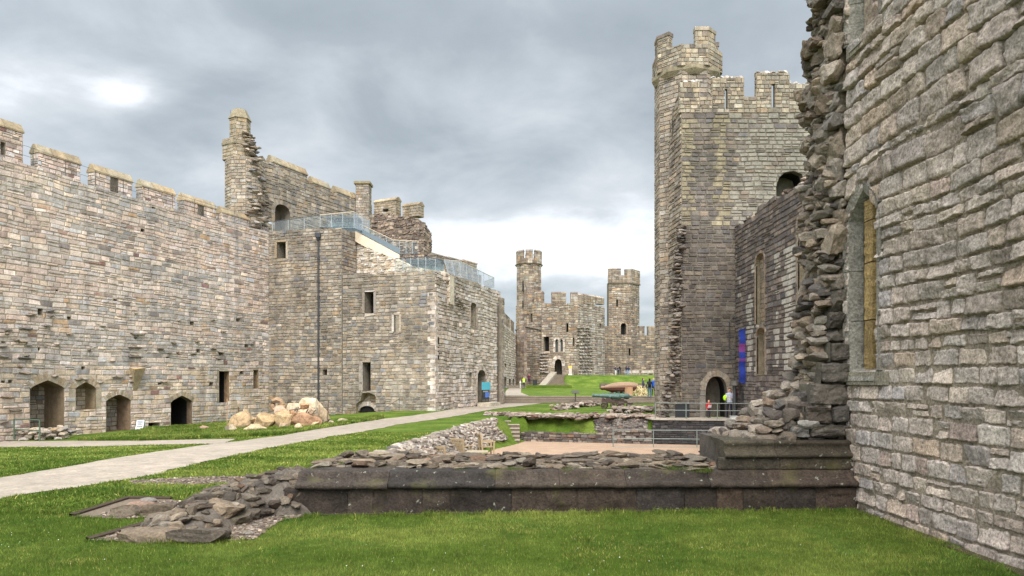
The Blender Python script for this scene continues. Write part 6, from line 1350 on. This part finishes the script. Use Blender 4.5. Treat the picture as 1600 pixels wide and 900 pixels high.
# ------------------------------------------------------------------ garden chairs and table in the sunken court
def chair(label, loc, rz):
    t = thing('garden_chair', label, 'chair', loc, 'slatted wooden garden furniture in the sunken court', rz, local=True); c = lin(158, 138, 108)
    for sx in (-1, 1):
        for y, h in ((-.24, .66), (.24, .98)):
            m = MB(); x = sx * .28; m.add(*boxv((x - .03, y - .03, 0), (x + .03, y + .03, h), lean=(.1 if y > 0 else 0)), c); m.build('leg', M_wood, t)
        m = MB(); x = sx * .28; m.box((x - .04, -.3, .66), (x + .04, .3, .7), c); m.build('armrest', M_wood, t)
    m = MB()
    for i in range(6): y = -.24 + i * .09; m.box((-.27, y, .42), (.27, y + .07, .445), c)
    m.box((-.28, -.26, .36), (.28, -.23, .43), c); m.build('seat', M_wood, t)
    m = MB()
    for i in range(7): x = -.22 + i * .075; m.add(*boxv((x - .022, .235, .5), (x + .022, .26, .95), lean=.09), c)
    m.add(*boxv((-.27, .22, .92), (.27, .27, 1.0), lean=.01, base=.09), c); m.add(*boxv((-.27, .23, .46), (.27, .26, .51), lean=0), c); m.build('backrest', M_wood, t)
    return t
def boxv(p0, p1, lean=0., base=0.):
    (x0, y0, z0), (x1, y1, z1) = p0, p1
    v = [(x0, y0 + base, z0), (x1, y0 + base, z0), (x1, y1 + base, z0), (x0, y1 + base, z0), (x0, y0 + base + lean, z1), (x1, y0 + base + lean, z1), (x1, y1 + base + lean, z1), (x0, y1 + base + lean, z1)]
    return v, [(0, 3, 2, 1), (4, 5, 6, 7), (0, 1, 5, 4), (1, 2, 6, 5), (2, 3, 7, 6), (3, 0, 4, 7)]
fz = lambda y: -1.72 - .26 * float(sstep(y, 30, 41)) + .02
ch = chair('wooden garden armchair seen from the side, furthest right of the chairs', (at(761, 0, 31)[0], 31, fz(31)), math.radians(105))
dup(ch, (at(722, 0, 28.6)[0], 28.6, fz(28.6)), math.radians(150), 'wooden garden armchair in the middle with its slatted back towards us')
dup(ch, (at(690, 0, 25.5)[0], 25.5, fz(25.5) - .02), math.radians(160), 'wooden garden armchair furthest left, only its back top showing over the rubble')
t = thing('garden_table', 'small slatted wooden table standing between the garden chairs', 'table', (at(746, 0, 28.)[0], 28., fz(28.)), local=True)
m = MB()
for i in range(8): m.box((-.42, -.36 + i * .09, .5), (.42, -.29 + i * .09, .53), lin(160, 146, 122))
m.build('tabletop', M_wood, t)
for sx in (-1, 1):
    for sy in (-1, 1): m = MB(); m.box((sx * .36 - .03, sy * .3 - .03, 0), (sx * .36 + .03, sy * .3 + .03, .5), lin(150, 136, 112)); m.build('leg', M_wood, t)

# ------------------------------------------------------------------ signs, lamp, banner, bins, benches
def on_floor(px, Y, z): return ((px - CX) / F * Y, Y, z)
def furniture():
    # blue entrance sign and dark poster boards in the gatehouse doorway
    s = FC.S(751.5); t = thing('entrance_sign', 'turquoise sign over dark poster boards in the gatehouse side doorway', 'sign', FC.w(s, -.3, .4))
    def board(fr, s0, s1, z0, z1, d, c, name, par, th=.05):
        m = MB(); A = fr.w([s0, s1, s1, s0], [z0, z0, z1, z1], d); B = fr.w([s0, s1, s1, s0], [z0, z0, z1, z1], d - th); q = [(0, 1, 2, 3), (7, 6, 5, 4), (0, 4, 5, 1), (1, 5, 6, 2), (2, 6, 7, 3), (3, 7, 4, 0)]; m.add(np.concatenate([A, B]), q, c); return m.build(name, M_metal, par)
    s0, s1 = FC.S(746), FC.S(757.5); board(FC, s0 - .1, s1 + .1, FC.Z(751, 609), FC.Z(751, 597), .45, lin(74, 168, 186), 'sign_board', t)
    b = board(FC, s0, s1, FC.Z(751, 628), FC.Z(751, 609.5), .4, lin(28, 28, 34), 'poster_board', t)
    board(FC, s0 + (s1 - s0) * .4, s1 - .1, FC.Z(751, 621), FC.Z(751, 613), .41, lin(70, 110, 190), 'poster', b, .012); board(FC, s0 + .15, s1 - .3, FC.Z(751, 612.5), FC.Z(751, 610.5), .41, lin(150, 150, 150), 'heading', b, .012)
    m = MB(); 
    for i in range(5): u = s0 + .1 + (s1 - s0 - .2) * i / 4; m.add(FC.w([u, u + .08, u + .08, u], [FC.Z(751, 627)] * 2 + [FC.Z(751, 624)] * 2, .413), [(0, 1, 2, 3)], lin(150, 140, 110))
    m.build('leaflets', M_metal, b)
    m = MB(); A = FC.w([s0 - .3, s1 + .35] * 2, [-.45, -.45, -.1, -.1], .1); B = FC.w([s0 - .3, s1 + .35] * 2, [-.45, -.45, -.1, -.1], 1.2); m.add(np.concatenate([A, B]), [(4, 5, 7, 6), (2, 6, 7, 3), (0, 2, 6, 4), (1, 5, 7, 3)], lin(184, 172, 152)); m.build('stone_threshold', M_wall, t)
    # banner on the hall wall
    Y = 39.6; x0, x1 = at(1155, 0, Y)[0], at(1164.5, 0, Y)[0]; t = thing('banner', 'long blue hanging banner with two pinkish bands beside the tower doorway', 'banner', (x0, Y, 2)); n = 40; V, C_ = [], []
    for i in range(n + 1):
        z = at(0, 513 + 84 * i / n, Y)[2]; yv = Y + .04 * math.sin(i * .5); py = 513 + 84 * i / n; c = lin(42, 56, 128)
        if 537 < py < 549: c = lin(120, 62, 120)
        if 560 < py < 565: c = lin(110, 60, 124)
        for x, dz in ((x0, -.12), (x1, 0)):
            for dy in (0, .012): V.append((x, yv + dy, z + (dz if i == 0 else 0) + (-.1 if (i == n and x == x1) else 0))); C_.append(c)
    m = MB(); m.add(V, [(i * 4, i * 4 + 2, i * 4 + 6, i * 4 + 4) for i in range(n)] + [(i * 4 + 1, i * 4 + 5, i * 4 + 7, i * 4 + 3) for i in range(n)], C_); m.build('cloth', M_cloth, t)
    z = at(0, 512, Y)[2]; m = MB(); m.tube([(x0 - .05, Y + .01, z - .05), (13.05, Y + .01, z + .06)], .025, lin(60, 60, 60), 6); m.build('bracket', M_metal, t)
    # pole and cable
    Y = 40.3; x = at(1148, 0, Y)[0]; zf = -.55; t = thing('lamp_post', 'dark iron post with a collar and thin riser pipe right of the tower doorway', 'post', (x, Y, zf)); c = lin(52, 54, 56)
    m = MB(); m.tube([(x, Y, zf), (x, Y, at(0, 603, Y)[2])], .085, c, 10); m.build('post', M_metal, t); m = MB(); z = at(0, 600, Y)[2]; m.tube([(x, Y, z - .14), (x, Y, z - .08), (x, Y, z + .1), (x, Y, z + .2)], [.1, .28, .26, .06], lin(84, 80, 72), 10); m.build('collar', M_metal, t)
    m = MB(); m.tube([(x, Y, z + .15), (x - .02, Y + .4, z + 1.2), (x + .02, Y + 1., z + 2.), (x + .03, Y + 1.05, at(0, 500, Y)[2]), (x + .3, Y + 1.05, at(0, 492, Y)[2])], .028, lin(40, 40, 40), 6); m.build('riser_pipe', M_metal, t)
    m = MB(); a = at(1143, 657, 39.4); b = at(1153, 650.5, 39.4); m.box((a[0], 39.4, a[2]), (b[0], 39.75, b[2]), lin(206, 204, 198)); m.box((a[0] - .02, 39.38, b[2]), (b[0] + .02, 39.77, b[2] + .02), lin(190, 188, 180)); tag(m.build('white_box', M_metal), 'small white box on the platform edge at the foot of the dark post', 'box')
    def panel(lab, name, x0, x1, y0, y1, Y, c, legs=True, cat='board', cf=None, c2=None):
        t = thing(name, lab, cat, at((x0 + x1) / 2, y1, Y)); a = at(x0, y1, Y); b = at(x1, y0, Y); m = MB(); m.box((a[0], Y, a[2]), (b[0], Y + .05, b[2]), c); m.build('board', M_metal, t)
        m = MB(); f = cf or lin(40, 40, 42); w = .03
        for p, q in (((a[0] - w, a[2] - w), (b[0] + w, a[2])), ((a[0] - w, b[2]), (b[0] + w, b[2] + w)), ((a[0] - w, a[2]), (a[0], b[2])), ((b[0], a[2]), (b[0] + w, b[2]))): m.box((p[0], Y - .02, p[1]), (q[0], Y + .06, q[1]), f)
        m.build('frame', M_metal, t)
        if legs:
            zf = gz(a[0], Y) if Y > 45 or a[0] < -2 else -.55
            for xx in (a[0], b[0]): m = MB(); m.tube([(xx, Y + .03, zf), (xx, Y + .03, a[2])], .02, f, 6); m.build('leg', M_metal, t)
        return t
    panel('red information board behind the dark post by the tower doorway', 'notice_board', 1151, 1157.5, 608, 619, 41., lin(112, 44, 40))
    panel('black notice board on the hall wall just right of the banner', 'notice_board', 1158.5, 1165, 613, 627, 39.9, lin(36, 36, 36), cf=lin(60, 58, 54))
    panel('large dark board standing behind the railing left of the tower doorway', 'notice_board', 1056, 1076.5, 632, 651, 40.9, lin(30, 32, 36))
    # lectern
    Y = 62.6; x = at(899, 0, Y)[0]; z = gz(x, Y); t = thing('lectern_sign', 'tilted information panel on a single post in front of the upper lawn', 'sign', (x, Y, z)); m = MB(); m.tube([(x, Y, z), (x, Y, z + .95)], .05, lin(66, 58, 50), 8); m.build('post', M_metal, t)
    m = MB(); m.add([(x - .34, Y - .22, z + .88), (x + .34, Y - .22, z + .88), (x + .34, Y + .22, z + 1.08), (x - .34, Y + .22, z + 1.08), (x - .34, Y - .22, z + .93), (x + .34, Y - .22, z + .93), (x + .34, Y + .22, z + 1.13), (x - .34, Y + .22, z + 1.13)], [(0, 3, 2, 1), (4, 5, 6, 7), (0, 1, 5, 4), (1, 2, 6, 5), (2, 3, 7, 6), (3, 0, 4, 7)], lin(70, 64, 56)); m.build('panel', M_metal, t)
    # yellow poster on the great tower
    Y = 126.6; t = thing('poster_stand', 'yellow topped white poster stand right of the great tower doorway', 'sign', at(891, 587, Y)); k = Y / F
    for (x0, x1, y0, y1, c, n) in ((888, 894, 571.5, 575.5, lin(226, 180, 92), 'heading'), (888.5, 893.5, 575.6, 584, lin(190, 176, 166), 'poster'), (888, 894, 584.2, 587, lin(216, 212, 200), 'base')):
        a = at(x0, y1, Y); b = at(x1, y0, Y); m = MB(); m.box((a[0], Y, a[2]), (b[0], Y + (.05 if n != 'base' else .4), b[2]), c); m.build(n, M_metal, t)
    # small A board by the left wall
    x, y = g2w(220, 671); z = gz(x, y); t = thing('a_board', 'small white A-board sign standing against the left wall', 'sign', (x, y, z)); 
    for s in (-1, 1):
        m = MB(); v = [(x - .22, y + s * .2, z), (x + .22, y + s * .2, z), (x + .22, y + s * .02, z + .55), (x - .22, y + s * .02, z + .55)]; m.add(v + [(a, b + .015, c) for a, b, c in v], [(0, 1, 2, 3), (7, 6, 5, 4), (0, 4, 5, 1), (1, 5, 6, 2), (2, 6, 7, 3), (3, 7, 4, 0)], lin(216, 218, 216)); bd = m.build('board', M_metal, t)
        if s < 0:
            m = MB()
            for q, (w_, c) in enumerate(((.16, lin(60, 80, 120)), (.12, lin(90, 90, 90)), (.15, lin(110, 110, 110)))):
                zz = .42 - q * .12; yv = y - .2 + .18 * zz / .55 - .006; m.box((x - w_, yv - .01, z + zz), (x + w_, yv, z + zz + .05), c)
            m.build('printed_lines', M_metal, bd)
    # bin and benches
    x, y = on_floor(836, 108, 0)[:2]; z = .92; t = thing('litter_bin', 'square black litter bin at the foot of the great tower stairs', 'bin', (x, y, z)); m = MB(); m.box((x - .35, y - .3, z), (x + .35, y + .3, z + .72), lin(34, 34, 38)); m.build('body', M_metal, t); m = MB(); m.box((x - .38, y - .33, z + .72), (x + .38, y + .33, z + .8), lin(26, 26, 28)); m.build('lid', M_metal, t)
    for px0, px1, lab in ((976, 987, 'pale stone bench on the grass bank nearest the small arched door'), (988, 999, 'middle pale stone bench along the far curtain wall'), (1003, 1021, 'long pale stone bench furthest right on the bank')):
        Y = 131; a, b = at(px0, 0, Y)[0], at(px1, 0, Y)[0]; z = gz((a + b) / 2, Y); t = thing('bench', lab, 'bench', ((a + b) / 2, Y, z)); m = MB(); m.box((a, Y - .2, z + .42), (b, Y + .25, z + .5), lin(176, 166, 150)); m.build('seat', M_wall, t)
        m = MB(); m.box((a, Y + .2, z + .5), (b, Y + .3, z + .92), lin(170, 160, 146)); m.build('backrest', M_wall, t)
        for xx in (a + .1, (a + b) / 2, b - .1): m = MB(); m.box((xx - .06, Y - .18, z), (xx + .06, Y + .22, z + .42), lin(150, 142, 128)); m.build('leg', M_wall, t)
    Y = 100; m = None
    t = thing('low_bleacher', 'low brown timber seating steps on the upper lawn below the grass bank', 'steps', (at(965, 0, Y)[0], Y, .4))
    for i in range(3):
        a, b = at(938 + i, 0, Y)[0], at(1012, 0, Y)[0]; m = MB(); m.box((a, Y + i * .8, .3), (b, Y + i * .8 + .75, .75 + i * .25), lin(98, 86, 74)); m.build('step', M_wood, t)
furniture()

# ------------------------------------------------------------------ people
def person(label, px, Y, z, H, yaw, jacket, legs, hair, pose='down', skin=(206, 160, 134), extra=None, hairlen=.1, walk=.05):
    x = (px - CX) / F * Y; t = thing('person', label, 'person', (x, Y, z), rz=yaw, local=True)
    k = H / 1.75; J = {}
    def P(n, p): J[n] = Vector(p) * k
    P('pel', (0, 0, .94)); P('spine', (0, .01, 1.12)); P('chest', (0, .01, 1.32)); P('neck', (0, 0, 1.48)); P('head', (0, -.02, 1.58)); P('crown', (0, -.02, 1.69))
    for s, n in ((1, 'l'), (-1, 'r')):
        P('hip' + n, (s * .09, 0, .9)); P('knee' + n, (s * .1, -.02 + s * walk * .5, .5)); P('ank' + n, (s * .11, .03 + s * walk, .1)); P('toe' + n, (s * .12, -.15 + s * walk, .04))
        P('sho' + n, (s * .19, .01, 1.40))
        if pose == 'down' or (pose == 'one' and s < 0): P('elb' + n, (s * .24, .03, 1.13)); P('wri' + n, (s * .23, -.05, .89)); P('han' + n, (s * .23, -.07, .80))
        elif pose in ('hold', 'one'): P('elb' + n, (s * .23, 0, 1.13)); P('wri' + n, (s * .12, -.24, 1.14)); P('han' + n, (s * .08, -.31, 1.17))
        elif pose == 'up': P('elb' + n, (s * .24, -.16, 1.3)); P('wri' + n, (s * .1, -.27, 1.5)); P('han' + n, (s * .06, -.29, 1.57))
    R = dict(pel=.15, spine=.135, chest=.155, neck=.055, head=.095, crown=.07, hip=.09, knee=.06, ank=.043, toe=.035, sho=.065, elb=.047, wri=.031, han=.036)
    E = [('pel', 'spine'), ('spine', 'chest'), ('chest', 'neck'), ('neck', 'head'), ('head', 'crown')]
    for n in 'lr': E += [('pel', 'hip' + n), ('hip' + n, 'knee' + n), ('knee' + n, 'ank' + n), ('ank' + n, 'toe' + n), ('chest', 'sho' + n), ('sho' + n, 'elb' + n), ('elb' + n, 'wri' + n), ('wri' + n, 'han' + n)]
    names = list(J); bm = bmesh.new(); L_ = bm.verts.layers.skin.verify(); vs = {}
    for n in names:
        v = bm.verts.new(J[n]); r = R.get(n, R.get(n[:-1], .05)) * k; v[L_].radius = (r, r * (.72 if n in ('pel', 'spine', 'chest') else 1)); v[L_].use_root = (n == 'pel'); vs[n] = v
    for a, b in E: bm.edges.new((vs[a], vs[b]))
    me = bpy.data.meshes.new('tmp'); bm.to_mesh(me); bm.free(); o = bpy.data.objects.new('tmp', me); COL.objects.link(o); o.modifiers.new('s', 'SKIN'); sb = o.modifiers.new('u', 'SUBSURF'); sb.levels = 2
    dg = bpy.context.evaluated_depsgraph_get(); ev = o.evaluated_get(dg); m2 = ev.to_mesh(); V = np.array([v.co[:] for v in m2.vertices]); Fq = [tuple(p.vertices) for p in m2.polygons]; ev.to_mesh_clear(); bpy.data.objects.remove(o); bpy.data.meshes.remove(me)
    zz = V[:, 2] / k; C_ = np.tile(np.array(lin(*jacket)), (len(V), 1)); C_[zz < .9] = lin(*legs); 
    hands = np.minimum(*[np.linalg.norm(V - np.array(J['han' + n]), axis=1) for n in 'lr']) < .085 * k; C_[hands] = lin(*skin); C_[zz > 1.5] = lin(*skin); C_[zz < .075] = lin(48, 42, 40)
    for n in 'lr':
        d = np.linalg.norm(V - np.array((J['wri' + n] + J['elb' + n]) / 2), axis=1) < .13 * k; C_[d] = lin(*jacket)
    mb = MB(); q4 = [f for f in Fq if len(f) == 4]; mb.add(V, q4, C_); t3 = [f for f in Fq if len(f) == 3]
    if t3: mb.Fs.append(np.array(t3))
    for n, s in (('l', 1), ('r', -1)):
        d = (J['han' + n] - J['wri' + n]).normalized(); sd = Vector((1, 0, 0)) * s; b0 = J['han' + n]
        for f in range(4): a = b0 + sd.cross(d) * (f - 1.5) * .018 * k; mb.tube([a, a + d * .05 * k, a + d * (.085 - .008 * abs(f - 1.3)) * k - sd * .02 * k], [.009 * k, .008 * k, .006 * k], lin(*skin), 5)
        a = J['wri' + n] + d * .03 * k; mb.tube([a, a - sd * .035 * k + d * .03 * k, a - sd * .045 * k + d * .06 * k], [.011 * k, .01 * k, .008 * k], lin(*skin), 5)
    h = J['head']; mb.tube([h + Vector((0, -.085, .035)) * k, h + Vector((0, -.118, .005)) * k], [.012 * k, .02 * k], lin(*skin), 6)
    for s in (-1, 1):
        mb.tube([h + Vector((s * .088, .0, .03)) * k, h + Vector((s * .1, .01, .0)) * k], [.012 * k, .02 * k], lin(*skin), 6); mb.tube([h + Vector((s * .033, -.088, .038)) * k, h + Vector((s * .033, -.098, .038)) * k], .011 * k, lin(30, 26, 24), 6)
    mb.tube([h + Vector((-.026, -.09, -.035)) * k, h + Vector((.026, -.09, -.035)) * k], .007 * k, lin(150, 90, 84), 5)
    b = mb.build('body', M_cloth, t, smooth=True)
    v, f = ICO2; v = v * np.array([.1, .108, .1]) * k; keep = (v[:, 1] > -.035 * k) | (v[:, 2] > .045 * k); ff = f[keep[f].all(1)]; v = v + np.array(h) + np.array([0, .012, .045]) * k
    low = v[:, 2] < h.z; v[low, 2] -= hairlen * k * (v[low, 1] > 0); mb = MB(); mb.add(v, ff, lin(*hair)); mb.build('hair', M_cloth, t)
    if extra: extra(t, J, k)
    return t
def vest(c, label=None):
    def f(t, J, k):
        m = MB(); n = 14; R_ = [(.9, .175, .135), (1.05, .17, .13), (1.25, .2, .145), (1.38, .205, .13), (1.45, .12, .09)]; V = [(rx * k * math.cos(2 * math.pi * j / n), .01 * k + ry * k * math.sin(2 * math.pi * j / n), z * k) for z, rx, ry in R_ for j in range(n)]
        m.add(V, [(i * n + j, i * n + (j + 1) % n, (i + 1) * n + (j + 1) % n, (i + 1) * n + j) for i in range(len(R_) - 1) for j in range(n)], lin(*c)); m.build('vest', M_cloth, t)
        m = MB(); V = [(rx * 1.02 * k * math.cos(2 * math.pi * j / n), .01 * k + ry * 1.03 * k * math.sin(2 * math.pi * j / n), z * k) for z, rx, ry in ((1.06, .173, .132), (1.12, .18, .135)) for j in range(n)]; m.add(V, [(j, (j + 1) % n, (j + 1) % n + n, j + n) for j in range(n)], lin(210, 212, 206)); m.build('reflective_band', M_cloth, t)
    return f
def paper(c=(225, 225, 220), w=.2):
    def f(t, J, k):
        h = (J['hanl'] + J['hanr']) / 2; m = MB(); x, y, z = h; m.add([(x - w / 2, y - .03, z), (x + w / 2, y - .03, z), (x + w / 2, y - .12, z + .16), (x - w / 2, y - .12, z + .16)], [(0, 1, 2, 3)], lin(*c)); o = m.build('leaflet', M_cloth, t)
    return f
def skirtbag(c):
    def f(t, J, k):
        v, q = ICO2; m = MB(); m.add(v * np.array([.15, .09, .2]) * k + np.array([0, .19, 1.22]) * k, q, lin(*c)); m.build('rucksack', M_cloth, t)
    return f
ZP = -.53
def hand_item(t, J, k): paper()(t, J, k)
person('child in a red coat raising a hand at the platform railing', 1107.5, 40.6, ZP, 1.06, .2, (196, 52, 54), (44, 42, 54), (150, 100, 70), 'one', extra=paper((220, 222, 226), .22), hairlen=.06)
def shirt(t, J, k): 
    vest((172, 172, 186))(t, J, k)
    v, q = ICO2; m = MB(); m.add(v * np.array([.12, .1, .17]) * k + np.array([-.24, -.06, 1.16]) * k, q, lin(176, 226, 40)); m.build('hi_vis_sleeve', M_cloth, t); paper((214, 220, 232), .2)(t, J, k)
person('adult in a pale patterned top holding a leaflet beside the tower doorway', 1140, 40.7, ZP, 1.74, -.5, (170, 166, 178), (36, 36, 48), (88, 60, 48), 'hold', extra=shirt)
person('attendant in a yellow hi-vis vest standing on the far lawn steps', 818.3, 104, .45, 1.78, .1, (60, 70, 60), (52, 58, 78), (90, 70, 56), 'down', extra=vest((196, 236, 60)))
person('small figure all in white beside the hi-vis attendant', 813, 104.5, .5, 1.2, .9, (226, 228, 224), (220, 220, 214), (230, 228, 220), 'hold', hairlen=.05)
person('woman in a dark plum coat lifting a camera near the litter bin', 826.5, 106.5, .92, 1.74, 2.9, (92, 42, 66), (44, 34, 52), (150, 110, 96), 'up')
zb = gz(20, 128.5)
person('person in a dark jacket and white shirt on the grass bank', 962, 129, gz(19, 129), 1.72, .4, (36, 46, 66), (206, 206, 204), (38, 32, 30), 'hold')
person('person in a navy coat and dark trousers bending over a phone on the bank', 966, 129.4, gz(19, 129), 1.66, .2, (44, 58, 82), (40, 44, 58), (44, 36, 32), 'hold')
person('person in a dark hooded top by the far arched door', 978.5, 130, gz(21, 130), 1.74, 2.8, (36, 44, 64), (110, 128, 156), (34, 30, 28), 'up')
person('person in pale blue jeans and a dark jacket beside the arched door', 982, 130.4, gz(21, 130), 1.7, 2.6, (48, 60, 88), (136, 156, 184), (60, 46, 38), 'hold')
person('person in a grey jacket holding a white map beyond the cannons', 1005, 66.2, .2, 1.68, 1.3, (66, 66, 84), (36, 36, 40), (54, 42, 38), 'hold', extra=paper((230, 232, 232), .5))
person('person with long dark hair and navy coat in the middle of the trio', 1015, 63.9, .05, 1.8, 2.9, (30, 38, 62), (74, 90, 124), (46, 34, 30), 'down', hairlen=.4, extra=skirtbag((38, 34, 44)))
person('person in a bright blue jacket at the right of the trio', 1021, 65.6, .2, 1.66, 2.7, (44, 84, 176), (44, 48, 52), (176, 150, 120), 'down')
